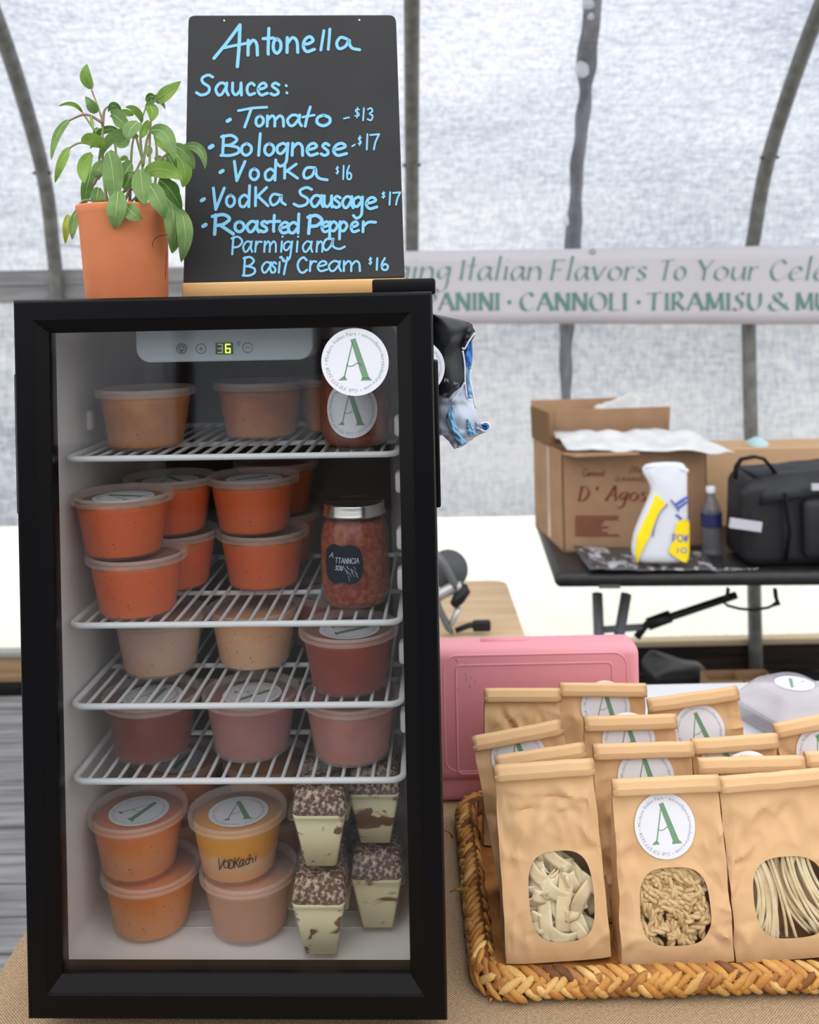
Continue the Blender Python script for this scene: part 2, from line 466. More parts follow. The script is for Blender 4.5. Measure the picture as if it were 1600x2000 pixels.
def flat_sticker(R, rot, name='sticker', parent=None, loc=(0, 0, 0), rx=0.0):
    key = round(R, 4)
    if key not in STK_FLAT:
        mb = MB(); sticker_into(mb, R, lambda x, y, l: Vector((x, y, 0.0002 + l * 0.00025)))
        o = mb.build(name, stk_mats()); STK_FLAT[key] = o.data
    else:
        o = bpy.data.objects.new(name, STK_FLAT[key]); COL.objects.link(o)
    o.parent = parent; o.location = loc; o.rotation_euler = (rx, 0, rot)
    return o

# ================================================================== SETTING
TABZ = HC - 0.769
DW = 3.95
# floor of weathered grey boards
m_floor = mat('weathered_boards', srgb(96, 95, 97), .85, .2, c2=srgb(140, 139, 140), nscale=3, ndet=6, lo=.35, hi=.7, stretch=(1, 14, 1), bump=.3, bscale=40, bstretch=(1, 14, 1))
mb = MB()
y = -5.2; k = 0
while y < 3.95:
    mb.box((0, y + .068, -.02), (12, .133, .04)); y += .142
struct(mb.build('floor', m_floor))
m_out = mat('gravel', srgb(206, 204, 196), .9, .1, c2=srgb(226, 224, 216), nscale=30)
mb = MB(); mb.box((0, 0, -.09), (60, 60, .06)); struct(mb.build('ground', m_out))
# hoop profile: (height, depth)
HOOP = [(0, 3.95), (.8, 3.95), (1.55, 3.945), (1.78, 3.88), (2.02, 3.76), (2.28, 3.52), (2.51, 3.24), (2.75, 2.84), (2.95, 2.4), (3.1, 1.95)]
def prof(n=60):
    q = cat_rom([(b, a) for a, b in HOOP], 7); return q          # (depth, height)
PRF = prof()
def sheet(name, z0, z1, x0, x1, m, off=.05, nx=50, wob=.006, seed=0):
    pts = [p for p in PRF if z0 - .05 <= p.y <= z1 + .12]
    # resample by height
    def dep(z):
        for a, b in zip(PRF, PRF[1:]):
            if a.y <= z <= b.y: return a.x + (b.x - a.x) * (z - a.y) / max(b.y - a.y, 1e-6)
        return PRF[-1].x
    mb = MB()
    def fn(i, j):
        x = x0 + (x1 - x0) * i; z = z0 + (z1 - z0) * j
        d = dep(z) + off + wob * noise.noise(Vector((x * 2.2, z * 1.3, seed))) * 3 + wob * noise.noise(Vector((x * 9, z * 2, seed + 5)))
        return (x, d, z)
    mb.grid(fn, nx, 36)
    return struct(mb.build(name, m))
def sheet_mat(name, cols, pos, transl, thru=0.0):
    m = bpy.data.materials.new(name); m.use_nodes = True
    t = m.node_tree; N = t.nodes; L = t.links; N.remove(N['Principled BSDF'])
    tcn = N.new('ShaderNodeTexCoord')
    def nz(s, st, d=4):
        mp = N.new('ShaderNodeMapping'); mp.inputs['Scale'].default_value = st; L.new(tcn.outputs['Object'], mp.inputs[0])
        n = N.new('ShaderNodeTexNoise'); n.inputs['Scale'].default_value = s; n.inputs['Detail'].default_value = d
        L.new(mp.outputs[0], n.inputs['Vector']); return n.outputs['Fac']
    a = nz(1.1, (.55, 1, 2.2), 6); b = nz(60, (1, 1, .35), 3); c = nz(60, (.28, 1, 1), 3)
    def mix(x, y, f):
        q = N.new('ShaderNodeMixRGB'); q.inputs[0].default_value = f; L.new(x, q.inputs[1]); L.new(y, q.inputs[2]); return q.outputs[0]
    o = mix(a, mix(b, c, .5), .6)
    r = N.new('ShaderNodeValToRGB'); e = r.color_ramp.elements
    while len(e) < len(cols): e.new(.5)
    for q, cc, p in zip(e, cols, pos): q.position = p; q.color = cc
    L.new(o, r.inputs[0])
    d = N.new('ShaderNodeBsdfDiffuse'); tr = N.new('ShaderNodeBsdfTranslucent'); mx = N.new('ShaderNodeMixShader'); mx.inputs[0].default_value = transl
    L.new(r.outputs[0], d.inputs[0]); L.new(r.outputs[0], tr.inputs[0]); L.new(d.outputs[0], mx.inputs[1]); L.new(tr.outputs[0], mx.inputs[2])
    last = mx
    if thru:
        tp = N.new('ShaderNodeBsdfTransparent'); m2 = N.new('ShaderNodeMixShader'); m2.inputs[0].default_value = thru
        L.new(r.outputs[0], tp.inputs[0])
        L.new(last.outputs[0], m2.inputs[1]); L.new(tp.outputs[0], m2.inputs[2]); last = m2
    L.new(last.outputs[0], N['Material Output'].inputs['Surface'])
    return m
SHU = sheet_mat('woven_plastic_upper', [srgb(160, 165, 177), srgb(192, 195, 203), srgb(220, 221, 225)], [.37, .49, .61], .85, .12)
SHL = sheet_mat('woven_plastic_side_curtain', [srgb(150, 154, 164), srgb(184, 187, 194), srgb(208, 208, 210)], [.38, .5, .62], .7, .0)
SHB = sheet_mat('clear_bottom_skirt', [srgb(238, 238, 232), srgb(248, 247, 240), srgb(255, 255, 252)], [.36, .5, .64], .92, .62)
sheet('wall_back', 1.60, 3.05, -2.6, 2.6, SHU, off=.07)
sheet('wall_back_curtain', .64, 1.64, -2.6, 2.6, SHL, off=.05, seed=3)
sheet('wall_back_skirt', .135, .68, -2.6, 2.6, SHB, off=.08, seed=7)
# unseen far side of the tunnel, added to give the door glass its haze
mb = MB(); mb.grid(lambda i, j: (-6 + 12 * i, -5.2 + 1.2 * max(0, j - .6) ** 2, .5 + 2.0 * j), 20, 10)
struct(mb.build('unseen_wall_front', SHU))
mb = MB(); mb.box((0, -5.15, .25), (12, .05, .5)); struct(mb.build('unseen_baseboard_front', mat('unseen_dark_timber', srgb(58, 48, 40), .8, .2)))
mb = MB()
for x in (-2.1, -1.05, -.75, .35, 1.5): mb.box((x, -5.1, 1.25), (.12, .08, 2.5))  # unseen dark posts, added to streak the reflection in the door glass
struct(mb.build('unseen_posts_front', mat('unseen_dark_timber', srgb(58, 48, 40), .8, .2)))
# wooden hip board and baseboards along the back wall
m_hip = mat('grey_hip_board', srgb(126, 124, 124), .8, .2, c2=srgb(146, 144, 144), nscale=12, stretch=(.3, 1, 4))
mb = MB(); mb.box((-1.325, 3.985, 1.650), (2.55, .03, .062)); mb.box((-1.325, 3.985, 1.584), (2.55, .03, .064)); struct(mb.build('trim_1', m_hip, bevel=.003))
m_base = mat('brown_baseboard', srgb(156, 128, 98), .8, .2, c2=srgb(120, 96, 72), nscale=9, stretch=(.25, 1, 5))
m_based = mat('dark_baseboard', srgb(52, 42, 36), .85, .2, c2=srgb(34, 28, 26), nscale=9, stretch=(.25, 1, 5))
mb = MB(); mb.box((-1.3, 3.99, .062), (2.6, .05, .124)); struct(mb.build('baseboard_left', m_base, bevel=.004))
mb = MB(); mb.box((1.3, 3.99, .055), (2.6, .05, .11)); struct(mb.build('baseboard_right', m_based, bevel=.004))
mb = MB(); mb.box((1.3, 3.985, .122), (2.6, .06, .024)); struct(mb.build('trim_2', mat('pale_batten', srgb(190, 172, 142), .8, .2), bevel=.004))
mb = MB(); mb.box((-1.3, 3.98, .135), (2.6, .06, .022)); struct(mb.build('trim_3', mat('grey_batten', srgb(140, 138, 134), .8, .2), bevel=.004))
# thin black sheet and black strip along the foot of the wall
m_blk = mat('matt_black_floor', srgb(24, 22, 22), .9, .1)
mb = MB(); mb.grid(lambda i, j: (.05 + 2.4 * i, 3.93 - .6 * j, .012 + .012 * noise.noise(Vector((i * 14, j * 5, 2)))), 40, 8)
tag(mb.build('black_floor_sheet', m_blk), 'thin black sheet over the floor along the foot of the back wall', 'ground cloth')
mb = MB(); mb.box((-1.4, 3.90, .02), (2.6, .06, .04)); struct(mb.build('trim_4', m_blk, bevel=.01))
# steel hoops of the tunnel
m_steel = mat('galvanised_steel', srgb(124, 124, 119), .5, .5, metal=.15, c2=srgb(104, 104, 99), nscale=25)
m_bolt = mat('bolt_steel', srgb(70, 70, 68), .4, .5, metal=.6)
def hoop(x, lab, bend):
    t = empty('tunnel_hoop', (x, 3.95, 0)); LX = lambda z: bend * max(0, z - 1.5)
    tag(t, lab, 'hoop', 'tunnel hoops')
    mb = MB(); mb.tube([(LX(p.y), p.x - 3.95, p.y) for p in PRF], .0275, 14); mb.build('pipe', m_steel, t)
    mb = MB()
    mb.tube([(LX(2.04) - .035, -.215, 2.04), (LX(2.04) + .035, -.215, 2.04)], .006, 8)
    mb.build('bolt', m_bolt, t)
hoop(at(106, 500, DW).x, 'grey steel tunnel hoop curving up at the left, behind the potted herb', .07)
hoop(at(799, 300, 3.82).x, 'straight grey steel tunnel hoop rising beside the chalkboard', .018)
hoop(at(1466, 800, DW).x, 'grey steel tunnel hoop curving up at the right, behind the black bag', .035)
# dark puckered strip on the plastic
m_str = mat('dark_grey_plastic', srgb(70, 70, 77), .3, .5, c2=srgb(112, 113, 122), nscale=9, mixalpha=.9, stretch=(2, 1, .5))
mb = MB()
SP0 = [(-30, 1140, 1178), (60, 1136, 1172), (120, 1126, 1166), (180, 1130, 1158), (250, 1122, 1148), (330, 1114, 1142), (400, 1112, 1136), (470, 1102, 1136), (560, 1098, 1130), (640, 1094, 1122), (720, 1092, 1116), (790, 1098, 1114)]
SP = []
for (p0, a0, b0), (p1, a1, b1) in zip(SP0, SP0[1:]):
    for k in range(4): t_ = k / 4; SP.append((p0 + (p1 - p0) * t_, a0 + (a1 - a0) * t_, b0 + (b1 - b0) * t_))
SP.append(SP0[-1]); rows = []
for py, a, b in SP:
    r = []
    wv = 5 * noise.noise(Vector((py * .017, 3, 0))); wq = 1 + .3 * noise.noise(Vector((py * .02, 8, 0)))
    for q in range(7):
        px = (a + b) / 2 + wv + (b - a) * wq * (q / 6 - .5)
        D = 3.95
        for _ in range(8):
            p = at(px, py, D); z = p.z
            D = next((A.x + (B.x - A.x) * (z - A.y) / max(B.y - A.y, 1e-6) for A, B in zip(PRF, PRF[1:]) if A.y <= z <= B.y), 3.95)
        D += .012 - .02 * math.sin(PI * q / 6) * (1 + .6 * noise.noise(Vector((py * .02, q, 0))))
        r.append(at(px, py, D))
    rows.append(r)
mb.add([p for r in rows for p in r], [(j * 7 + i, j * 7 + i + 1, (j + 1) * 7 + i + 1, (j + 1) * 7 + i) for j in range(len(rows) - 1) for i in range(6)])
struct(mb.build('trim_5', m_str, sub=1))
m_blob = mat('white_blob', srgb(240, 242, 246), .1, .7, transl=.6)  # white translucent blobs set on the dark strip
mb = MB()
for px, py, rx, rz in ((1137, 132, .024, .036), (1149, 6, .02, .02), (1154, 32, .011, .013), (1106, 430, .010, .026)):
    D = 3.0 + .0
    for _ in range(8):
        p = at(px, py, D); D = next((A.x + (B.x - A.x) * (p.z - A.y) / max(B.y - A.y, 1e-6) for A, B in zip(PRF, PRF[1:]) if A.y <= p.z <= B.y), 3.95) - .012
    p = at(px, py, D); mb.grid(lambda i, j: p + Vector((rx * math.cos(2 * PI * i) * math.sin(PI * j) * (1 - .35 * math.cos(PI * j)), .016 * math.sin(2 * PI * i) * math.sin(PI * j), rz * math.cos(PI * j))), 20, 12)
struct(mb.build('trim_6', m_blob))

# ------------------------------------------------------------------ banner
m_ban = mat('white_vinyl', srgb(214, 210, 214), .6, .3, transl=.15)
m_bgr = mat('banner_green', srgb(100, 140, 128), .7, .2)
DB = 3.80
bp = at(1200, 560, DB); bn = Vector((.012, -1, 0)).normalized()
B0, B1, B2, B3 = [at_plane(px, py, bp, bn) for px, py in ((772, 491), (1760, 477), (1760, 634), (772, 632))]
bt = empty('banner', (B0 + B1) / 2); tag(bt, 'long white vinyl banner with green lettering hung across the tunnel hoops', 'banner')
mb = MB()
def banf(x, y, off=0):
    a = B0.lerp(B1, x); b = B3.lerp(B2, x); p = a.lerp(b, y)
    return p + Vector((0, .006 * math.sin(x * 23) * (.3 + y) - off, .0)) - bt.location
mb.grid(lambda i, j: banf(i, j), 60, 6)
mb.build('panel', m_ban, bt, solid=.002)
mb = MB()
def banpx(px, py):
    x = (px - 772) / (1760 - 772); ya = 491 + (477 - 491) * x; yb = 632 + 2 * x
    return banf(x, (py - ya) / (yb - ya), .004)
zx = lambda v: 780 + v / 1.951
def bword(s, xs, yb, yx, yc, slant, nib):
    for ch, (a, b) in zip(s, xs):
        yt = yc if (ch.isupper() or ch == '&') else yx
        glyph(mb, ch, a, b, yb, yt, 4, banpx, 0, nib, slant, -1)
NB1 = (.6, 5.4, -.42); NB2 = (.6, 7.2, -.42)
def spread(s, x0, x1, wd=None):
    W = {'i': .35, 'l': .4, 'I': .28, 't': .6, 'r': .65, 'm': 1.5, 'M': 1.25, 'n': 1, 'C': 1.1, 'O': 1.25, 'N': 1.1, 'A': 1.15, 's': .75, 'F': .95, ' ': .5, 'e': .9, 'T': 1.1, 'L': .8, 'S': .8, 'P': .85, 'R': .95, 'U': 1.05}
    ws = [W.get(c, 1.0) for c in s]; gap = .22; tot = sum(ws) + gap * (len(s) - 1); k = (x1 - x0) / tot; x = x0; out = []
    for w_ in ws: out.append((x, x + w_ * k)); x += (w_ + gap) * k
    return out
def flush(m_, par):
    global mb
    mb.build('lettering', m_, par); mb = MB()
def line1(s, a, b): bword(s, spread(s, zx(a), zx(b)), 547, 521, 508, .16, NB1); flush(m_bgr, bt)
line1('ging', -18, 190); line1('Italian', 226, 535); line1('Flavors', 572, 935); line1('To', 985, 1085); line1('Your', 1130, 1358); line1('Cele', 1405, 1625)
def line2(s, a, b): bword(s, spread(s, zx(a), zx(b)), 606, 572, 572, 0, NB2); flush(m_bgr, bt)
line2('PANINI', 100, 378); line2('CANNOLI', 458, 862); line2('TIRAMISU', 940, 1378); line2('&', 1402, 1478); line2('MU', 1508, 1640)
for q in (417, 907): ribbon(mb, [(zx(q), 590)], 8, banpx); mb.build('bullet_dot', m_bgr, bt); mb = MB()
mb = MB(); e0 = at_plane(1157, 491, bp, bn)
mb.tube([e0 - bt.location + Vector((.009 * math.cos(t), -.006, .009 * math.sin(t))) for t in [2 * PI * k / 16 for k in range(16)]], .0014, 6, closed=True)
mb.build('eyelet', m_bolt, bt)
# tie cord from the left hoop
mb = MB(); mb.tube([at(88, 476, 3.91), at(100, 479, 3.90), at(116, 478, 3.91), at(162, 482, 3.97)], .004, 6)
tag(mb.build('tie_cord', mat('white_cord', srgb(205, 205, 208), .7, .2)), 'white cord tied round the left tunnel hoop beside the clay pot', 'cord')

# ================================================================== BACK TABLE AND WHAT STANDS ON IT
m_blkpl = mat('black_moulded_plastic', srgb(38, 36, 37), .42, .4, c2=srgb(30, 29, 30), nscale=60)
m_edge = mat('black_table_edge', srgb(22, 22, 23), .5, .35)
m_gsteel = mat('grey_powder_steel', srgb(98, 101, 103), .5, .4)
BZ = .725
tX0, tX1, tY0, tY1 = .405, 1.97, 2.85, 3.60
t = empty('folding_table', (tX0, tY0 + .01, 0), -.05); tag(t, 'black plastic folding table with grey steel legs by the back wall', 'table')
def TL(p): return Vector(p) - t.location
mb = MB(); mb.rbox(TL(((tX0 + tX1) / 2, (tY0 + tY1) / 2, BZ - .0225)), (tX1 - tX0, tY1 - tY0, .045), .02, 3); mb.build('tabletop', m_blkpl, t)
mb = MB(); p0 = at_plane(1190, 1143, Vector((0, tY0 + .006, 0)), Vector((0, 1, 0))); mb.rbox(p0 - t.location, (.062, .006, .014), .002, 2); mb.build('badge', mat('grey_badge', srgb(92, 92, 92), .5), t)
for (xa, ya, xb, yb) in (((1160), 1158, 1163, 1300), (1216, 1158, 1203, 1300)):
    a = at(xa, ya, 3.05); b = at(xb, 1235, 3.05); dz = (b - a); b2 = a + dz * ((a.z) / (a.z - b.z))
    mb = MB(); mb.tube([a - t.location, b2 - t.location], .0165, 10); mb.build('leg', m_gsteel, t)
mb = MB(); mb.tube([at(1160, 1229, 3.05) - t.location, at(1247, 1222, 3.05) - t.location], .011, 8); mb.build('leg_crossbar', m_gsteel, t)
mb = MB(); mb.tube([at(1236, 1242, 3.05) - t.location, at(1254, 1218, 3.05) - t.location, at(1425, 1157, 3.1) - t.location], .012, 8)
a, b = at(1258, 1216, 3.05), at(1300, 1200, 3.06); mb.tube([a - t.location, b - t.location], .02, 8); mb.build('brace', m_edge, t)
for xx in (tX1 - .25, tX1 - .12):
    mb = MB(); mb.tube([TL((xx, tY1 - .3, BZ - .045)), TL((xx, tY1 - .3, 0))], .0165, 10); mb.build('leg', m_gsteel, t)
    mb = MB(); mb.tube([TL((xx, tY0 + .3, BZ - .045)), TL((xx, tY0 + .3, 0))], .0165, 10); mb.build('leg', m_gsteel, t)

# carton
m_card = mat('corrugated_card', srgb(168, 134, 104), .8, .15, c2=srgb(158, 124, 96), nscale=8, bump=.05)
m_cardin = mat('card_inside', srgb(120, 92, 66), .85, .1)
m_maroon = mat('maroon_print', srgb(118, 62, 50), .8, .1)
m_tape = mat('clear_tape', srgb(178, 150, 124), .3, .5)
cA = at_z(1101, 1080, BZ); cD = cA.y
cB = at_plane(1384, 1075, Vector((0, cD, 0)), Vector((-.06, 1, 0)).normalized()); cB.z = BZ
cC = at_z(1047, 1024, BZ)
top_z = at(1101, 884, cD).z
cH = top_z - BZ
U_ = (cB - cA); U_.z = 0; Wd = U_.length; U_.normalize(); V_ = Vector((-U_.y, U_.x, 0)); Dp = .36
bx = empty('cardboard_carton', cA + U_ * Wd / 2 + V_ * Dp / 2, math.atan2(U_.y, U_.x))
tag(bx, 'open brown cardboard carton with maroon script print on the black table', 'carton')
mb = MB(); h = cH; w2, d2, th = Wd / 2, Dp / 2, .006
mb.box((0, -d2 + th / 2, h / 2), (Wd, th, h)); mb.box((0, d2 - th / 2, h / 2), (Wd, th, h))
mb.box((-w2 + th / 2, 0, h / 2), (th, Dp, h)); mb.box((w2 - th / 2, 0, h / 2), (th, Dp, h)); mb.box((0, 0, th / 2), (Wd, Dp, th))
mb.build('box_body', m_card, bx)
def flap(name, a, b, up, m=m_card):
    a, b, up = Vector(a), Vector(b), Vector(up); mb = MB(); n = (b - a).cross(up).normalized() * th
    mb.prism([a, b, b + up * 1 - (b - a) * .0, a + up + (b - a) * .0], n); mb.build(name, m, bx)
flap('flap', (-w2, d2, h), (w2 * .55, d2, h), (.0, .03, .125))
flap('flap', (-w2 + .03, .02, h), (w2 * .80, .02, h), (0, -.02, .112))
flap('flap', (-w2, -d2, h), (-w2 + .2, -d2, h), (.02, -.09, .005))
flap('flap', (-w2, d2, h), (-w2, -.05, h), (-.003, 0, .11), m_cardin)
mb = MB(); mb.box((-w2 - .001, -.02, h * .52), (.002, .035, h * .95)); mb.build('tape', m_tape, bx)
mb = MB()
iv = bx.matrix_basis.inverted() if False else (Matrix.Translation(bx.location) @ Matrix.Rotation(math.atan2(U_.y, U_.x), 4, 'Z')).inverted()
def cart(px, py):
    p = at_plane(px, py, cA - V_ * .002, V_); return iv @ p
zc = lambda x, y: (1000 + x / 2.667, 750 + y / 2.667)
def cword(s, x0, x1, yb, yc, yx, w, sl, nib=None):
    (a, _), (b, _) = zc(x0, 0), zc(x1, 0)
    for ch, (p, q) in zip(s, spread(s, a, b)):
        if ch == ' ': continue
        glyph(mb, ch, p, q, zc(0, yb)[1], zc(0, yc if ch.isupper() or ch == "'" else yx)[1], w, cart, 0, nib, sl)
cword("D'", 345, 460, 608, 535, 560, 2.5, .2, (1, 4.5, .4)); cword('Agostino', 490, 870, 608, 530, 565, 2.5, .3, (1, 4.5, .4)); mb.build('print', m_maroon, bx); mb = MB()
cword('Cannoli', 365, 480, 480, 440, 462, 1.5, .3); mb.build('print', m_maroon, bx); mb = MB(); cword('CANNOLI', 540, 730, 505, 487, 487, 1.5, 0); mb.build('print', m_maroon, bx); mb = MB(); cword('Sfoglia', 610, 740, 462, 430, 445, 1.5, .3); mb.build('print', m_maroon, bx); mb = MB()
for i in range(8):
    y0 = 690 + i * 14; x1 = (555, 555, 480, 470, 505, 470, 500, 560)[i]; a = zc(330, y0); b = zc(x1, y0)
    ribbon(mb, [a, ((a[0] + b[0]) / 2, a[1] + .3), b], 3.0, cart, smooth=False, caps=False)
mb.build('print', m_maroon, bx)
# paper lying over the carton
m_paper = mat('white_paper', srgb(216, 216, 214), .7, .2, c2=srgb(202, 202, 202), nscale=16)
def pap(name, quad, D0, m, lab, cat, nu=20, nv=8, amp=.008, seed=0, solid=.0015):
    """sheet through four (px, py, D) corners TL TR BR BL"""
    P = [at(*q) for q in quad]; mb = MB()
    def fn(i, j):
        p = P[0].lerp(P[1], i).lerp(P[3].lerp(P[2], i), j); return p + Vector((0, 0, amp * noise.noise(Vector((i * 5, j * 3, seed))) + amp * .6 * noise.noise(Vector((i * 11, j * 2, seed + 4)))))
    mb.grid(fn, nu, nv); return tag(mb.build(name, m, solid=solid), lab, cat)
pap('wrapping_paper', [(1080, 842, 3.24), (1345, 838, 3.25), (1437, 884, 3.02), (1108, 878, 3.06)], 0, m_paper, 'crumpled white paper sheet lying over the front of the open carton', 'paper', seed=2, amp=.012)
pap('wrapping_paper', [(1158, 795, 3.42), (1232, 768, 3.45), (1252, 776, 3.45), (1252, 845, 3.42)], 0, m_paper, 'white paper corner sticking up out of the open carton', 'paper', seed=5, amp=.006)
# magazine and sugar bag
m_mag = mat('printed_plastic', srgb(70, 70, 72), .3, .5, c2=srgb(176, 176, 180), nscale=26, lo=.52, hi=.6, stretch=(1, .5, 1))
mg = [at_z(1120, 1066, BZ + .03), at_z(1376, 1078, BZ + .006), at_z(1396, 1113, BZ + .006), at_z(1152, 1113, BZ + .012)]
mb = MB(); mb.grid(lambda i, j: mg[0].lerp(mg[1], i).lerp(mg[3].lerp(mg[2], i), j) + Vector((0, 0, .006 * noise.noise(Vector((i * 6, j * 4, 8))))), 20, 8)
tag(mb.build('plastic_sack', m_mag, solid=.004), 'flat grey printed plastic sack lying under the yellow sugar bag', 'sack')
sg = empty('sugar_bag', at_z(1296, 1104, BZ + .022)); tag(sg, 'white and yellow bag of powdered sugar with blue lettering and a rolled top', 'bag')
sD = sg.location.y
sc_ = sD / FPX
m_sw = mat('white_sugar_paper', srgb(214, 216, 222), .5, .3); m_sy = mat('yellow_print', srgb(246, 216, 20), .5, .3); m_sb = mat('blue_print', srgb(52, 82, 178), .5, .3)
SL = [(1105, 1245, 1348), (1085, 1238, 1349), (1050, 1241, 1349), (1015, 1256, 1349), (975, 1274, 1349), (958, 1280, 1348), (940, 1270, 1349), (928, 1262, 1349), (915, 1258, 1346), (906, 1275, 1340)]
iS = sg.location
rings = []
for q, (py, a, b) in enumerate(SL):
    cxp = (a + b) / 2; hw = (b - a) / 2 * sc_; pz = at(cxp, py, sD)
    tk = .04 * (1 - q / 9 * .8)
    rings.append([Vector((pz.x + hw * math.copysign(abs(math.cos(th)) ** .55, math.cos(th)), sD + .036 + tk * math.copysign(abs(math.sin(th)) ** .7, math.sin(th)) + .007 * noise.noise(Vector((th * 2.5, q, 1))), pz.z + .006 * noise.noise(Vector((th * 3, q, 9))))) - iS for th in [2 * PI * k / 40 for k in range(40)]])
mb = MB(); n = 40
mb.add([p for r in rings for p in r], [(j * n + i, j * n + (i + 1) % n, (j + 1) * n + (i + 1) % n, (j + 1) * n + i) for j in range(len(rings) - 1) for i in range(n)] + [tuple(reversed(range(n))), tuple((len(rings) - 1) * n + k for k in range(n))])
mb.build('bag_body', m_sw, sg, sub=1)
mb = MB()
for k_, (ya_, yb_, r_) in enumerate(((913, 921, .0105),)):
    mb.tube([at(1258 + (1346 - 1258) * q / 10, ya_ + (yb_ - ya_) * q / 10 - 6 * math.sin(PI * q / 10), sD + .032) + Vector((0, .006 * noise.noise(Vector((q * .8, k_, 1))), .006 * noise.noise(Vector((q * .9, k_, 5))))) - iS for q in range(11)], [r_ * (.75 + .4 * noise.noise(Vector((q * .7, k_, 3)))) for q in range(11)], 10)
mb.build('rolled_top', m_sw, sg, sub=1)
def sug(px, py):
    # front surface point of the bag at a pixel
    for (ya, a0, b0), (yb, a1, b1), q in zip(SL, SL[1:], range(9)):
        if yb <= py <= ya:
            t_ = (ya - py) / (ya - yb); a = a0 + (a1 - a0) * t_; b = b0 + (b1 - b0) * t_; qq = q + t_
            x = (px - (a + b) / 2) / ((b - a) / 2); x = max(-.99, min(.99, x))
            th = math.acos(math.copysign(abs(x) ** (1 / .55), x)); tk = .04 * (1 - qq / 9 * .8)
            return at(px, py, sD + .036 - tk * abs(math.sin(th)) ** .7 - .006) - iS
    return at(px, py, sD) - iS
def spatch(poly, m, name):
    # triangulated filled outline, rows of quads between the left and right outlines
    mb = MB(); ys = sorted({p[0] for p in poly}); vs = []
    R_ = []
    for k in range(25):
        y_ = poly[0][0] + (poly[-1][0] - poly[0][0]) * k / 24
        for (p, q) in zip(poly, poly[1:]):
            if min(p[0], q[0]) <= y_ <= max(p[0], q[0]):
                t_ = (y_ - p[0]) / (q[0] - p[0] + 1e-9); R_.append((y_, p[1] + (q[1] - p[1]) * t_, p[2] + (q[2] - p[2]) * t_)); break
    W_ = 8
    for y_, a, b in R_:
        for k in range(W_ + 1): vs.append(sug(a + (b - a) * k / W_, y_))
    mb.add(vs, [(j * (W_ + 1) + i, j * (W_ + 1) + i + 1, (j + 1) * (W_ + 1) + i + 1, (j + 1) * (W_ + 1) + i) for j in range(len(R_) - 1) for i in range(W_)])
    mb.build(name, m, sg)
spatch([(967, 1279, 1283), (985, 1271, 1302), (1010, 1260, 1284), (1050, 1243, 1268), (1080, 1241, 1252), (1098, 1243, 1247)], m_sy, 'yellow_panel')
spatch([(1014, 1332, 1345), (1022, 1322, 1347), (1060, 1313, 1347), (1078, 1306, 1347), (1090, 1322, 1345), (1098, 1335, 1342)], m_sy, 'yellow_panel')
mb = MB()
for ch, (a, b) in zip('POW', spread('POW', 1315, 1344)): glyph(mb, ch, a, b, 1058, 1044, 2.6, sug, 0)
for ch, (a, b) in zip('10', ((1322, 1326), (1330, 1342))): glyph(mb, '1' if ch == '1' else 'O', a, b, 1080, 1070, 2.2, sug, 0)
ribbon(mb, [(1322, 985), (1332, 978), (1342, 972)], 5, sug); ribbon(mb, [(1326, 992), (1336, 985), (1343, 980)], 4, sug)
ribbon(mb, [(1311, 977), (1322, 990), (1326, 998)], 3, sug); ribbon(mb, [(1322, 1006), (1338, 1018), (1347, 1012)], 4.5, sug)
ribbon(mb, [(1304, 985), (1290, 1000), (1281, 1020), (1275, 1048)], 2.5, sug)
mb.build('lettering', m_sb, sg)
# water bottle
wb = at_z(1391, 1084, BZ); bt2 = empty('water_bottle', wb); tag(bt2, 'small clear plastic water bottle with blue label between sugar and black bag', 'bottle')
k = wb.y / FPX; m_pet = mat('clear_pet', srgb(120, 122, 128), .15, .6, mixalpha=.5)
mb = MB(); P = [(.001, 0), (18 * k, 0), (20 * k, 6 * k)]
for q in range(7): P += [(20 * k, (10 + q * 6) * k), (18 * k, (13 + q * 6) * k)]
P += [(20 * k, 56 * k), (20 * k, 84 * k), (18 * k, 92 * k), (11 * k, 110 * k), (8 * k, 118 * k), (8 * k, 124 * k)]
mb.lathe(P, n=24); mb.build('bottle_body', m_pet, bt2)
mb = MB(); mb.lathe([(20.4 * k, 57 * k), (20.4 * k, 83 * k)], n=24); mb.build('label_band', mat('navy_label', srgb(44, 50, 96), .5), bt2)
mb = MB(); mb.lathe([(9 * k, 122 * k), (9 * k, 134 * k), (.001, 134.5 * k)], n=20); mb.build('cap', m_sw, bt2)
# black insulated bag
m_nyl = mat('black_nylon', srgb(25, 25, 28), .55, .4, c2=srgb(34, 34, 38), nscale=14, bump=.5, bscale=30)
m_web = mat('black_webbing', srgb(17, 17, 19), .75, .2)
b0 = at_z(1400, 1112, BZ + .004); bD = b0.y; bk = bD / FPX
ib = empty('insulated_bag', Vector((at(1640, 1100, bD).x, bD + .12, BZ))); tag(ib, 'large black insulated delivery bag with grey reflective strips on the table', 'bag')
x0 = -.255; x1 = .275
mb = MB()
hz = at(1450, 915, bD + .1).z - BZ
mb.rbox((0, 0.0, hz / 2), (x1 - x0, .21, hz), .035, 8)
for i, p in enumerate(mb.v):
    mb.v[i] = p + Vector((0.022 * noise.noise(p * 7), .018 * noise.noise(p * 9 + Vector((3, 0, 0))), .035 * noise.noise(p * 4 + Vector((0, 7, 0))) * (p.z / hz) - .035 * (p.z / hz) * (1 - min(1, max(0, (p.x - x0) / .12)))))
mb.build('bag_body', m_nyl, ib, sub=1)
mb = MB()
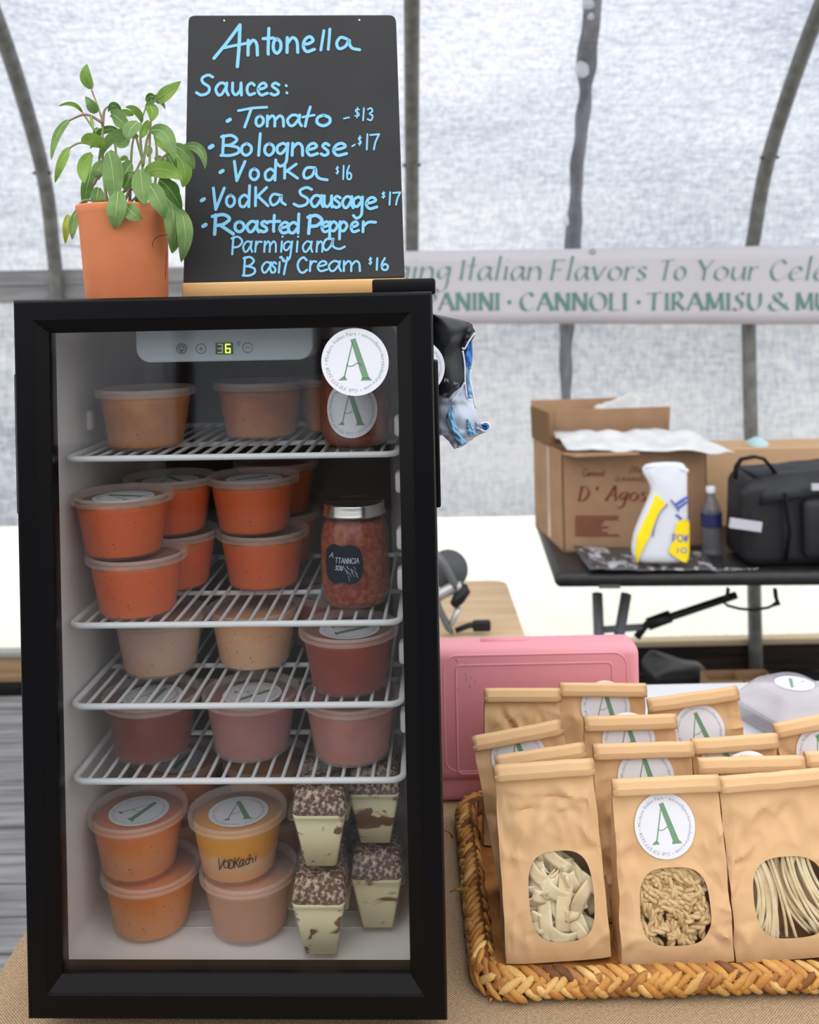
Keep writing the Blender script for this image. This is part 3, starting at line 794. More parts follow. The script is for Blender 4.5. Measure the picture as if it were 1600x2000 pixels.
mb.grid(lambda i, j: Vector((x0 + .035 + (x1 - x0 - .05) * i, -.116 + .225 * j - .010 * math.sin(i * 9), hz + .006 - .022 * (1 - i) - (.075 - .02 * math.sin(i * 5)) * max(0, 1 - j / .22) ** 1.5 + .007 * noise.noise(Vector((i * 6, j * 4, 3))))), 24, 14); mb.build('lid', m_nyl, ib, solid=.008)
mb = MB()
for xx in (.0, .17):
    mb = MB(); mb.tube([Vector((x0 + .10 + xx, -.122, hz * .80)), Vector((x0 + .11 + xx, -.128, hz * .4)), Vector((x0 + .10 + xx, -.118, .02))], .012, 8, flat=.3); mb.build('webbing', m_web, ib)
mb = MB(); mb.rbox((x0 + .30, -.118, hz * .42), (.30, .045, hz * .62), .02, 3); mb.build('front_pocket', m_nyl, ib)
hp = [at(px, py, bD + .07) - ib.location for px, py in ((1436, 935), (1438, 912), (1448, 897), (1474, 892), (1492, 896), (1506, 912), (1522, 935))]
mb = MB(); mb.tube([p.to_3d() for p in hp], 0.015, 8, flat=.35); mb.build('carry_handle', m_web, ib)
m_refl = mat('reflective_grey', srgb(190, 190, 198), .4, .5)
mb = MB(); a, b = at(1424, 1019, bD - .006) - ib.location, at(1489, 1031, bD - .03) - ib.location
mb.box((a + b) / 2, ((b - a).length, .010, .028), Matrix.Rotation(-math.atan2((b - a).z, (b - a).x), 3, 'Y')); mb.build('reflective_strip', m_refl, ib)
mb = MB(); mb.box(at(1596, 951, bD - .03) - ib.location, (.03, .010, .018)); mb.build('reflective_strip', m_refl, ib)
# loose strap under the table edge
mb = MB(); SD = tY0 - .02
mb.tube([at(px, py, SD) for px, py in ((1424, 1150), (1421, 1166), (1412, 1176), (1422, 1183), (1445, 1189), (1470, 1191), (1500, 1187), (1515, 1180))], .0042, 8)
mb.tube([at(px, py, SD) for px, py in ((1514, 1150), (1516, 1168), (1520, 1178), (1510, 1182))], [.011, .011, .014, .008], 8, flat=.5)
mb.tube([at(px, py, SD) for px, py in ((1422, 1148), (1420, 1164), (1414, 1172))], .008, 8, flat=.5)
tag(mb.build('hanging_strap', m_web), 'thin black strap hanging in a loop below the black table edge', 'strap')
# spilled powder
mb = MB(); random.seed(5)
c0 = at_z(1405, 1113, BZ + .0015)
for i in range(160):
    a = random.gauss(0, .5); d = random.gauss(0, .35); p = c0 + Vector((a * .08, max(-.012, d * .02), 0)); r = random.uniform(.002, .006)
    mb.add([p + Vector((r * math.cos(q), r * .8 * math.sin(q), .0006)) for q in [2 * PI * k_ / 7 for k_ in range(7)]], [tuple(range(7))], 0, False)
mb.build('spilled_sugar', mat('sugar_powder', srgb(200, 200, 200), .9, .1)); tag(bpy.data.objects['spilled_sugar'], 'white powdered sugar spilled on the black table in front of the bag', 'sugar', kind='stuff')
# second carton, low, behind the bag
q0 = at(1372, 918, 3.38); mb = MB()
zt = at(1450, 876, 3.38).z; mb.box((q0.x + .32, 3.48, (zt + BZ) / 2), (.64, .2, zt - BZ)); cb = mb.build('cardboard_carton', mat('light_card', srgb(196, 160, 124), .8, .15), bevel=.004)
tag(cb, 'closed tan cardboard carton behind the black delivery bag', 'carton')
mb = MB(); cpt = at(1480, 880, 3.44); cpt.z = zt
mb.grid(lambda i, j: cpt + Vector((.038 * math.cos(2 * PI * i) * math.cos(PI / 2 * j), .04 * math.sin(2 * PI * i) * math.cos(PI / 2 * j), .03 * math.sin(PI / 2 * j) + .003 * noise.noise(Vector((i * 6, j * 3, 0))))), 20, 6)
tag(mb.build('crumpled_wrapper', mat('pale_blue_film', srgb(178, 206, 208), .4, .4)), 'small pale blue crumpled wrapper on top of the tan carton', 'wrapper')

# ------------------------------------------------------------------ things on the floor under the table
mb = MB(); bb = at(1328, 1345, 3.62); bb.z = 0
mb.rbox((0, 0, .09), (.20, .18, .19), .05, 4)
for i, p in enumerate(mb.v): mb.v[i] = p + Vector((.03 * noise.noise(p * 9), .03 * noise.noise(p * 9 + Vector((5, 0, 0))), .04 * noise.noise(p * 8 + Vector((0, 3, 0))) * p.z / .1))
tag(mb.build('bin_bag', m_nyl, loc=(bb.x - .01, 3.62, 0), sub=1), 'crumpled black bag on the floor under the black table', 'bag')
m_kraft2 = mat('kraft_dull', srgb(176, 142, 108), .8, .15)
for (px, lab, wv) in ((1410, 'brown paper sack on the floor beside the crumpled black bag', .125), (1475, 'brown paper sack on the floor beside the foot of the right hoop', .11)):
    p = at(px, 1340, 3.4); mb = MB()
    mb.add([(x * wv / 2 * s_, y * .05 * s_, z) for z, s_ in ((0, 1), (.1, 1.0), (.205, .92)) for x, y in ((-1, -1), (1, -1), (1, 1), (-1, 1))], [(q * 4 + i, q * 4 + (i + 1) % 4, q * 4 + 4 + (i + 1) % 4, q * 4 + 4 + i) for q in range(2) for i in range(4)] + [(3, 2, 1, 0)], 0, False)
    tag(mb.build('paper_sack', m_kraft2, loc=(p.x, 3.4, 0.001), solid=.003), lab, 'sack')

# ------------------------------------------------------------------ small wooden table with a folded metal frame, behind the fridge
m_ply = mat('pale_plywood', srgb(206, 178, 142), .6, .3, c2=srgb(190, 160, 124), nscale=9, stretch=(.25, 3, 1))
wz = .60; wt = empty('wooden_table', (.0, 2.95, 0)); tag(wt, 'low pale plywood table with rounded corners behind the fridge', 'table')
mb = MB(); ya, yb = at_z(930, 1134, wz).y, 2.62
mb.rbox((-.02, (ya + yb) / 2 - 2.95, wz - .012), (.69, ya - yb, .024), .01, 2); 
def rc(x0, x1, y0, y1, r, z0, z1, m=0):
    pts = []
    for cx_, cy_, a0 in ((x1 - r, y1 - r, 0), (x0 + r, y1 - r, 90), (x0 + r, y0 + r, 180), (x1 - r, y0 + r, 270)):
        for q in range(7): a = math.radians(a0 + 15 * q); pts.append((cx_ + r * math.cos(a), cy_ + r * math.sin(a), z0))
    return pts
mb = MB(); mb.prism(rc(-.33, .297, yb - 2.95, ya - 2.95, .05, wz - .024, 0), (0, 0, .024)); mb.build('tabletop', m_ply, wt, bevel=.003)
for x in (-.27, .23):
    for y_ in (yb + .1 - 2.95, ya - .12 - 2.95):
        mb = MB(); mb.tube([(x, y_, wz - .024), (x, y_, 0)], .018, 10); mb.build('leg', m_gsteel, wt)
mf = empty('folded_metal_frame', at_z(870, 1243, wz)); tag(mf, 'folded grey metal frame with black rubber grips on the pale wooden table', 'metal frame')
fD = mf.location.y - .0
def F(px, py, d=0): return at(px, py, fD + d) - mf.location
m_alu = mat('light_alloy', srgb(184, 180, 178), .35, .5, metal=.5)
mb = MB(); mb.tube([F(845, 1075), F(868, 1100), F(888, 1140), F(890, 1150)], [.018, .022, .022, .016], 10, flat=.5); mb.build('arm', m_gsteel, mf)
mb = MB(); mb.tube([F(840, 1172), F(868, 1157), F(884, 1148), F(902, 1146)], .0155, 10); mb.build('tube_rail', m_alu, mf)
mb = MB(); mb.tube([F(886, 1182), F(896, 1168), F(910, 1148), F(914, 1146)], [.02, .03, .028, .012], 10, flat=.6); mb.build('grip', m_edge, mf)
mb = MB(); mb.tube([F(876, 1228), F(884, 1214), F(896, 1186)], [.012, .02, .024], 8, flat=.4); mb.build('blade', m_alu, mf)
mb = MB(); mb.tube([F(846, 1150), F(858, 1190), F(876, 1226), F(884, 1236)], [.02, .025, .025, .012], 8, flat=.4); mb.build('arm', m_gsteel, mf)
mb = MB(); mb.lathe([(.001, -.01), (.05, -.01), (.055, 0), (.05, .01), (.001, .01)], n=24); 
for i, p in enumerate(mb.v): mb.v[i] = Matrix.Rotation(1.2, 3, 'X') @ p + F(876, 1112, .05)
mb.build('wheel', mat('dark_grey_rubber', srgb(70, 71, 74), .6), mf)
mb = MB(); mb.rbox(F(941, 1222), (.05, .02, .03), .006, 2); mb.tube([F(890, 1232), F(915, 1222), F(938, 1218)], .008, 8); mb.build('latch', m_edge, mf)

# ================================================================== FRONT TABLES
def weave_mat(name, c1, c2, sc):
    m = bpy.data.materials.new(name); m.use_nodes = True; t = m.node_tree; N = t.nodes; L = t.links
    b = N['Principled BSDF']; b.inputs['Roughness'].default_value = .95; b.inputs['Specular IOR Level'].default_value = .1
    tcn = N.new('ShaderNodeTexCoord'); s = N.new('ShaderNodeSeparateXYZ')
    ns = N.new('ShaderNodeTexNoise'); ns.inputs['Scale'].default_value = 40; L.new(tcn.outputs['Object'], ns.inputs['Vector'])
    mxv = N.new('ShaderNodeMixRGB'); mxv.blend_type = 'ADD'; mxv.inputs[0].default_value = .004; L.new(tcn.outputs['Object'], mxv.inputs[1]); L.new(ns.outputs['Color'], mxv.inputs[2])
    L.new(mxv.outputs[0], s.inputs[0])
    def sn(o):
        a = N.new('ShaderNodeMath'); a.operation = 'MULTIPLY'; a.inputs[1].default_value = sc; L.new(o, a.inputs[0])
        q = N.new('ShaderNodeMath'); q.operation = 'SINE'; L.new(a.outputs[0], q.inputs[0]); return q.outputs[0]
    mu = N.new('ShaderNodeMath'); mu.operation = 'MULTIPLY'; L.new(sn(s.outputs['X']), mu.inputs[0]); L.new(sn(s.outputs['Y']), mu.inputs[1])
    n2 = N.new('ShaderNodeTexNoise'); n2.inputs['Scale'].default_value = 300; L.new(tcn.outputs['Object'], n2.inputs['Vector'])
    ad = N.new('ShaderNodeMath'); ad.operation = 'MULTIPLY_ADD'; ad.inputs[1].default_value = .5; L.new(mu.outputs[0], ad.inputs[0]); L.new(n2.outputs['Fac'], ad.inputs[2])
    r = N.new('ShaderNodeValToRGB'); r.color_ramp.elements[0].position = .1; r.color_ramp.elements[1].position = .9
    r.color_ramp.elements[0].color = c2; r.color_ramp.elements[1].color = c1
    L.new(ad.outputs[0], r.inputs[0]); L.new(r.outputs[0], b.inputs['Base Color'])
    bp = N.new('ShaderNodeBump'); bp.inputs['Strength'].default_value = .5; bp.inputs['Distance'].default_value = .001; L.new(ad.outputs[0], bp.inputs['Height']); L.new(bp.outputs[0], b.inputs['Normal'])
    return m
m_jute = weave_mat('jute_cloth', srgb(182, 155, 124), srgb(122, 100, 76), 2 * PI / .0034)
m_wht = mat('white_moulded_plastic', srgb(204, 204, 207), .45, .4)
def ftable(name, x0, x1, y0, y1, label):
    t = empty(name, ((x0 + x1) / 2, (y0 + y1) / 2, 0)); tag(t, label, 'table')
    mb = MB(); mb.rbox((0, 0, TABZ - .0045 - .02), (x1 - x0, y1 - y0, .04), .012, 3); mb.build('tabletop', m_wht, t)
    for sx_ in (-1, 1):
        for sy_ in (-1, 1):
            x = sx_ * ((x1 - x0) / 2 - .12); y_ = sy_ * ((y1 - y0) / 2 - .1)
            mb = MB(); mb.tube([(x, y_, TABZ - .045), (x, y_, 0)], .0145, 10); mb.build('leg', m_gsteel, t)
    return t
XL = -.49
ftable('folding_table', XL + .004, 1.25, .76, 1.362, 'white folding table under the jute cloth carrying the fridge and basket')
ftable('folding_table', XL + .03, 1.25, 1.366, 1.972, 'bare white folding table end showing behind the pasta bags')
# jute tablecloth: top sheet with hanging sides
mb = MB()
xs = [XL - .006, XL - .003, XL] + [XL + (1.25 - XL) * k / 20 for k in range(1, 21)]
def cl(i, j):
    # j along depth, i over the left edge
    y_ = .75 + (1.585 - .75) * j
    if i < .25:
        k = 1 - i / .25; return (XL - .006 - .012 * math.sin(j * 40) * k - .01 * k, y_, TABZ - .002 - .28 * k)
    x = XL - .002 + (1.252 - XL) * (i - .25) / .75
    return (x, y_, TABZ - .0015)
mb.grid(cl, 60, 60)
mb.grid(lambda i, j: (XL + (1.25 - XL) * i, 0.75 - .006 - .012 * abs(math.sin(i * 50)) * (1 - j), TABZ - .002 - .28 * (1 - j)), 60, 6)
tag(mb.build('tablecloth', m_jute, solid=.0015), 'natural jute tablecloth under the fridge and the woven basket', 'tablecloth')

# ================================================================== FRIDGE
m_frame = mat('black_door_plastic', srgb(9, 8, 10), .3, .13)
m_body = mat('black_cabinet_steel', srgb(18, 18, 20), .35, .4)
m_liner = mat('white_liner', srgb(216, 212, 211), .4, .4)
m_wire = mat('white_coated_wire', srgb(232, 234, 236), .35, .5)
m_gask = mat('grey_gasket', srgb(196, 198, 200), .5, .3)
m_glass = glass_mat('door_glass', (.89, .895, .895, 1), boost=.9, rough=.035)
fr = empty('display_fridge', FO, -PSI)
tag(fr, 'black countertop display fridge with glass door full of sauce tubs', 'fridge')
BW, BD0, BD1 = .428, .05, .455
IW = .372                       # inner width
u0, w0 = f_v(125, 1897, .012); u1, w1 = f_v(800, 1897, .012); u2, w2_ = f_v(98, 651, .012); u3, w3 = f_v(777, 637, .012)
GL, GR, GB, GT = (u0 + u2) / 2, (u1 + u3) / 2, (w0), (w2_ + w3) / 2
LF = f_v(450, 1890, .055)[1]     # liner floor height at its front edge
LT = f_v(450, 640, .055)[1] + .004
IL, IR = (f_v(101, 660, .05)[0] + f_v(126, 1885, .05)[0]) / 2, (f_v(778, 645, .05)[0] + f_v(803, 1885, .05)[0]) / 2    # inner walls just outside the clear glass
IB = .375                        # back wall depth
# shell
mb = MB()
mb.box((-BW / 2 + .004, (BD0 + BD1) / 2, FH / 2), (.008, BD1 - BD0, FH - .004)); mb.box((BW / 2 - .004, (BD0 + BD1) / 2, FH / 2), (.008, BD1 - BD0, FH - .004))
mb.box((0, (BD0 + BD1) / 2, FH - .007), (BW, BD1 - BD0, .01)); mb.box((0, (BD0 + BD1) / 2, .004), (BW, BD1 - BD0, .008)); mb.box((0, BD1 - .004, FH / 2), (BW, .008, FH - .004))
mb.build('cabinet', m_body, fr, bevel=.002)
# liner: open box with rounded inner bottom corners, step over the compressor
mb = MB()
def sect(v, inset=0.0, r=.018):
    x0, x1, z0, z1 = IL + inset, IR - inset, LF + inset, LT - inset; pts = []
    for cx_, cz_, a0 in ((x1 - r, z0 + r, -90), (x1 - r, z1 - r, 0), (x0 + r, z1 - r, 90), (x0 + r, z0 + r, 180)):
        for q in range(7): a = math.radians(a0 + 15 * q); pts.append(Vector((cx_ + r * math.cos(a), v, cz_ + r * math.sin(a))))
    return pts
S = [sect(v, i) for v, i in ((.046, -.012), (.0465, -.004), (.050, 0), (.056, .0015), (.2, .0025), (IB - .02, .004), (IB - .006, .010), (IB, .03))]
n = len(S[0])
mb.add([p for s in S for p in s], [(j * n + i, (j + 1) * n + i, (j + 1) * n + (i + 1) % n, j * n + (i + 1) % n) for j in range(len(S) - 1) for i in range(n)] + [tuple((len(S) - 1) * n + k for k in range(n))])
# back wall ribs and grooves of the floor
for k in range(3): mb.rbox((.095, IB - .004, .575 - k * .02), (.07, .012, .012), .005, 2)
mb.build('liner', m_liner, fr)
mb = MB()
for k, ww in enumerate((.26, .30)):
    v = .150 - k * .03
    mb.tube([(IL + .06, v, LF + .0028), (IR - .05, v, LF + .0028)], .0012, 6)
mb.build('floor_groove', m_gask, fr)
# shelf support tabs
def shelf_w(px, py): return f_v(px, py, .058)[1]
SHW = [shelf_w(454, 892), shelf_w(459, 1219), shelf_w(462, 1378), shelf_w(466, 1525)]
for s_ in (-1, 1):
    x = (IL + .006) if s_ < 0 else (IR - .006)
    for w in SHW + [SHW[0] - .06, SHW[1] + .07, SHW[1] + .14, SHW[3] - .05]:
        pass
def on_wall(px, py, x):
    if x > 0 or px > 700: return .095, f_v(px, py, .095)[1]
    p = at_plane(px, py, FO + FU * x, FU) - FO
    return p.dot(FV), p.z
for px, py, s_ in ((290, 1272, -1), (172, 820, -1), (776, 1050, 1), (777, 1128, 1), (779, 1272, 1), (781, 1405, 1), (778, 940, 1), (770, 830, 1)):
    x = IL if s_ < 0 else IR
    v, w = on_wall(px, py, x)
    mb = MB(); mb.rbox((x - s_ * .004, max(.08, min(v, .32)), w), (.009, .022, .024), .004, 2); mb.build('shelf_support', m_liner, fr)
# wire shelves
def wire_shelf(w, v1=.345):
    mb = MB(); R = .0035
    x0, x1 = f_v(136, 1222, .058)[0], f_v(780, 1218, .058)[0]
    vf = .058
    loop = []
    rr = .014
    for cx_, cy_, a0 in ((x0 + rr, vf + rr, 180), (x1 - rr, vf + rr, 270)):
        for q in range(7): a = math.radians(a0 + 15 * q); loop.append((cx_ + rr * math.cos(a), cy_ + rr * math.sin(a), w))
    loop += [(x1, v1 - .012, w), (x1 - .004, v1 - .003, w), (x1 - .012, v1, w), (x0 + .012, v1, w), (x0 + .004, v1 - .003, w), (x0, v1 - .012, w)]
    mb.tube(loop, R, 10, closed=True)
    mb.tube([(x0, .190, w - .0045), (x1, .190, w - .0045)], .0032, 8)
    nr = 22
    for k in range(1, nr):
        x = x0 + (x1 - x0) * k / nr
        mb.tube([(x, vf - .0005, w), (x, vf + .006, w + .0005), (x, v1 - .006, w + .0005), (x, v1 + .0005, w)], [.0036, .0021, .0021, .0030], 8)
    return mb.build('wire_shelf', m_wire, fr)
for w in SHW: wire_shelf(w)
# door frame: four mitred bars
def fbar(a0, a1, b0, b1, name):
    """outer edge a0->a1, inner edge b0->b1 (u, w)"""
    P = lambda p, v: Vector((p[0], v, p[1]))
    e = .006
    def ins(o, i, t): return (o[0] + (i[0] - o[0]) * t, o[1] + (i[1] - o[1]) * t)
    rows = []
    for t, v in ((0, .044), (0, .004), (.05, .0006), (.1, 0), (.60, 0), (.66, .0012), (.985, .0090), (1, .0105), (1, .0155), (.80, .018), (.80, .044)):
        rows.append([P(ins(a0, b0, t), v), P(ins(a1, b1, t), v)])
    mb = MB(); mb.add([p for r in rows for p in r], [(2 * i, 2 * i + 1, 2 * i + 3, 2 * i + 2) for i in range(len(rows) - 1)] + [(2 * len(rows) - 2, 2 * len(rows) - 1, 1, 0)], 0, False)
    return mb.build(name, m_frame, fr)
h = FW_ / 2
oc = [(-h, 0), (h, 0), (h, FH), (-h, FH)]; ic = [(GL, GB), (GR, GB), (GR, GT), (GL, GT)]
for k in range(4): fbar(oc[k], oc[(k + 1) % 4], ic[k], ic[(k + 1) % 4], 'door_frame')
mb = MB(); mb.box(((GL + GR) / 2, .014, (GB + GT) / 2), (GR - GL + .01, .003, GT - GB + .01)); mb.build('door_glass', m_glass, fr)
# grips on both sides of the door
for s_, (px, ya, yb) in ((-1, (24, 730, 1005)), (1, (856, 705, 992))):
    za, zb = f_v(px, ya, .01)[1], f_v(px, yb, .01)[1]
    mb = MB(); mb.rbox((s_ * (h + .0015), .025, (za + zb) / 2), (.006, .03, za - zb), .002, 2); mb.build('door_grip', m_frame, fr)
# hinge cover on the top right
ua, wa = f_v(716, 566, .02); ub, wb_ = f_v(839, 543, .02)
mb = MB(); mb.rbox(((ua + ub) / 2 + .006, .045, FH + .0055), (ub - ua, .055, .017), .003, 3); mb.build('hinge_cover', m_frame, fr)
for x in (-.19, .19):
    for v in (.07, .42):
        mb = MB(); mb.lathe([(.001, -.026), (.014, -.026), (.016, -.02), (.012, .0), (.001, .0)], (x, v, 0), 20); mb.build('foot', m_frame, fr)
# control panel
m_pan = mat('pale_panel', srgb(186, 196, 200), .4, .4); m_ink = mat('grey_print', srgb(96, 104, 108), .6, .2)
PV = .06
def pp(px, py): u, w = f_v(px, py, PV); return u, w
cpL, cpB = pp(266, 709); cpR, _ = pp(612, 706); cpT = LT
mb = MB(); r = .016; pts = []
for cx_, cz_, a0 in ((cpR - r, cpB + r, 270), ):
    pass
pts = [(cpR, PV, cpT)] + [(cpR - r + r * math.cos(math.radians(a)), PV, cpB + r + r * math.sin(math.radians(a))) for a in range(0, -91, -15)] + [(cpL + r - r * math.sin(math.radians(a)), PV, cpB + r - r * math.cos(math.radians(a))) for a in range(0, 91, 15)] + [(cpL, PV, cpT)]
mb.prism(pts, (0, .08, 0)); cpn = mb.build('control_panel', m_pan, fr, bevel=.002)
mb = MB(); pf = lambda x, y: Vector((pp(x, y)[0], PV - .0008, pp(x, y)[1]))
for cx_, cy_ in ((355, 681), (393, 681), (484, 679)):
    if cx_ != 355: mb.build('button_print', m_ink, cpn); mb = MB()
    ribbon(mb, [(cx_ + 9.5 * math.cos(2 * PI * k / 16), cy_ + 9.5 * math.sin(2 * PI * k / 16)) for k in range(17)], 1.3, pf)
ribbon(mb, [(480, 679), (488, 679)], 1.2, pf)
mb.build('button_print', m_ink, cpn); mb = MB()
ribbon(mb, [(389, 681), (397, 681)], 1.2, pf); ribbon(mb, [(393, 677), (393, 685)], 1.2, pf); mb.build('button_print', m_ink, cpn); mb = MB()
ribbon(mb, [(355 + 4 * math.cos(2 * PI * k / 12), 680 + 4 * math.sin(2 * PI * k / 12)) for k in range(13)], 1.2, pf)
for k in range(8): a = 2 * PI * k / 8; ribbon(mb, [(355 + 5.5 * math.cos(a), 680 + 5.5 * math.sin(a)), (355 + 8 * math.cos(a), 680 + 8 * math.sin(a))], 1, pf)
ribbon(mb, [(353, 685), (357, 685)], 1.2, pf); ribbon(mb, [(353, 687.5), (357, 687.5)], 1.2, pf)
mb.build('button_print', m_ink, cpn); mb = MB()
for st in G['F']: ribbon(mb, [(466 + p[0] * 4, 676 - p[1] * 8) for p in st], 1.1, pf)
ribbon(mb, [(463 + 1.2 * math.cos(2 * PI * k / 8), 669 + 1.2 * math.sin(2 * PI * k / 8)) for k in range(9)], .7, pf)
mb.build('button_print', m_ink, cpn)
mb = MB(); a, b = pp(422, 692), pp(455, 669); mb.box(((a[0] + b[0]) / 2, PV - .0003, (a[1] + b[1]) / 2), (b[0] - a[0], .002, b[1] - a[1])); dsp = mb.build('temperature_display', mat('display_black', srgb(52, 60, 40), .3, .5), cpn)
m_on = mat('lit_digit', (.62, .95, .05, 1), .5, emit=1.6); m_off = mat('dim_digit', (.30, .38, .16, 1), .5, emit=.5)
pd = lambda x, y: Vector((pp(x, y)[0], PV - .0022, pp(x, y)[1]))
def seg(mb, cx_, segs):
    X0, X1, Y0, Y1, Y2 = cx_ - 4.2, cx_ + 4.2, 672.5, 680.5, 688.5
    L_ = {'a': ((X0, Y0), (X1, Y0)), 'g': ((X0, Y1), (X1, Y1)), 'd': ((X0, Y2), (X1, Y2)), 'f': ((X0, Y0), (X0, Y1)), 'b': ((X1, Y0), (X1, Y1)), 'e': ((X0, Y1), (X0, Y2)), 'c': ((X1, Y1), (X1, Y2))}
    for s_ in segs: ribbon(mb, list(L_[s_]), 2.4, pd)
mb = MB(); seg(mb, 431, 'abgcd'); mb.build('display_digit', m_off, cpn)
mb = MB(); seg(mb, 446, 'afgedc'); mb.build('display_digit', m_on, cpn)
# round logo sticker on the glass
su, sw = f_v(693.5, 707, .012); o = flat_sticker(.0355, -.02, 'sticker', fr, (su, .0118, sw), PI / 2); o['label'] = 'round white sticker with a green letter on the door glass'

# ================================================================== TUBS, JARS AND CUPS IN THE FRIDGE
m_tub = mat('frosted_tub', srgb(226, 214, 208), .3, .5, mixalpha=.07)
m_tubf = mat('misted_tub', srgb(206, 196, 194), .35, .4, mixalpha=.20)
m_lid = mat('translucent_lid', srgb(226, 216, 212), .3, .5, mixalpha=.20)
m_rim = mat('lid_rim_plastic', srgb(226, 206, 194), .35, .5, mixalpha=.30)
TH = .0690
RB, RT, RL = .0432, .0525, .0572
def lathe_data(name, prof, m, n=44, mats=None):
    mb = MB(); mb.lathe(prof, n=n); o = mb.build(name, m); d = o.data; bpy.data.objects.remove(o); return d
D_TUB = {k: lathe_data('tub', [(.001, .0012), (RB - .004, .0012), (RB - .003, 0), (RB, .0012), (RB + .0006, .004), (RT - .0012, .0525), (RT - .0005, .0535), (RT, .0600)], m) for k, m in (('n', m_tub), ('f', m_tubf))}
mb = MB()
mb.lathe([(.001, .0625), (RL - .0090, .0625), (RL - .0066, .0630), (RL - .0060, .0665)], n=44, m=0)
mb.lathe([(RL - .0060, .0665), (RL - .0045, .0683), (RL - .0020, .0688), (RL - .0004, .0680), (RL, .0665), (RL - .0001, .0645), (RL - .0006, .0640), (RL, .0634), (RL, .0600), (RL - .0010, .0592), (RT + .0004, .0592)], n=44, m=1)
o = mb.build('lid', [m_lid, m_rim]); D_LID = o.data; bpy.data.objects.remove(o)
def sauce_data(m, fill=.0600):
    return lathe_data('sauce', [(.0005, .0022), (RB - .0030, .0022), (RB - .0012, .0045), (RT - .0020, .053), (RT - .0016, fill), (.0005, fill)], m)
O1 = srgb(214, 96, 30)
SAUCES = {
 'ochre': band_mat('sauce_ochre', [srgb(178, 112, 46), srgb(164, 92, 20), srgb(184, 118, 52)], [0, .5, 1], 30, .03, speck=srgb(110, 62, 30)),
 'rust': band_mat('sauce_rust', [srgb(178, 112, 56), srgb(168, 88, 28), srgb(140, 66, 22)], [.1, .5, .9], 26, .03, speck=srgb(110, 50, 26)),
 'tomato_orange': band_mat('sauce_tomato_orange', [srgb(222, 96, 14), srgb(218, 86, 4), srgb(214, 92, 10), srgb(140, 84, 40)], [0, .5, .8, .86], 40, .004, speck=srgb(140, 58, 24)),
 'cream_pink': band_mat('sauce_cream_pink', [srgb(212, 160, 112), srgb(208, 172, 148), srgb(206, 164, 134)], [.05, .4, .9], 34, .02, speck=srgb(190, 120, 70)),
 'cream_orange': band_mat('sauce_cream_orange', [srgb(224, 178, 138), srgb(226, 176, 132), srgb(216, 150, 84)], [0, .55, .92], 24, .012, speck=srgb(170, 120, 76)),
 'deep_red': band_mat('sauce_deep_red', [srgb(138, 38, 16), srgb(126, 28, 10), srgb(142, 42, 20)], [0, .5, 1], 26, .03),
 'brick': band_mat('sauce_brick', [srgb(124, 42, 28), srgb(112, 34, 26), srgb(122, 52, 44)], [0, .5, 1], 20, .03),
 'rose_red': band_mat('sauce_rose_red', [srgb(160, 78, 66), srgb(164, 88, 80), srgb(150, 72, 60)], [0, .5, 1], 24, .03),
 'rose_chunky': band_mat('sauce_rose_chunky', [srgb(186, 94, 66), srgb(178, 104, 88), srgb(164, 84, 58)], [0, .45, 1], 46, .04, speck=srgb(190, 76, 40)),
 'peach_oil': band_mat('sauce_peach_oil', [srgb(218, 144, 88), srgb(216, 134, 72), srgb(216, 118, 30), srgb(212, 108, 18)], [0, .4, .66, .85], 34, .014, speck=srgb(150, 84, 48)),
 'yellow_oil': band_mat('sauce_yellow_oil', [srgb(224, 164, 110), srgb(228, 172, 118), srgb(226, 176, 128), srgb(226, 150, 24), srgb(222, 146, 22)], [0, .28, .40, .48, 1], 24, .012),
 'peach': band_mat('sauce_peach', [srgb(212, 146, 106), srgb(212, 150, 114), srgb(206, 142, 104)], [0, .5, 1], 20, .02, nstr=(1, 1, .25)),
 'dark_tomato': band_mat('sauce_dark_tomato', [srgb(196, 84, 14), srgb(184, 72, 8)], [0, 1], 30, .01),
}
D_SAU = {k: sauce_data(m) for k, m in SAUCES.items()}
def tub(u, v, w, sauce, label, frost='n', stick=None, rot=0.0, group='sauce tubs in the fridge', kind='plastic_tub'):
    t = empty(kind, fw(u, v, w), rot); tag(t, label, 'tub', group)
    def ch(n_, d): o = bpy.data.objects.new(n_, d); COL.objects.link(o); o.parent = t; return o
    ch('tub', D_TUB[frost]); ch('sauce', D_SAU[sauce]); ld = ch('lid', D_LID)
    if stick is not None: flat_sticker(.0345, stick - rot, 'sticker', ld, (.001, -.001, .0628))
    return t
def pos(px, py, w, rb=RB):
    u, v = f_w(px, py, w); return u, v + rb
WS = [w + .0040 for w in SHW]; WF = LF + .0050
# top shelf
u, v = pos(264, 881, WS[0]); tub(u, v, WS[0], 'ochre', 'tub of ochre sauce at the left of the top shelf', 'n')
u, v = pos(497, 860, WS[0]); tub(u, v, WS[0], 'rust', 'tub of rust brown sauce in the middle of the top shelf', 'n')
v = .24; tub(f_v(664, 800, v)[0], v, WS[0], 'rust', 'tub half hidden behind the stickered jar on the top shelf', 'n')
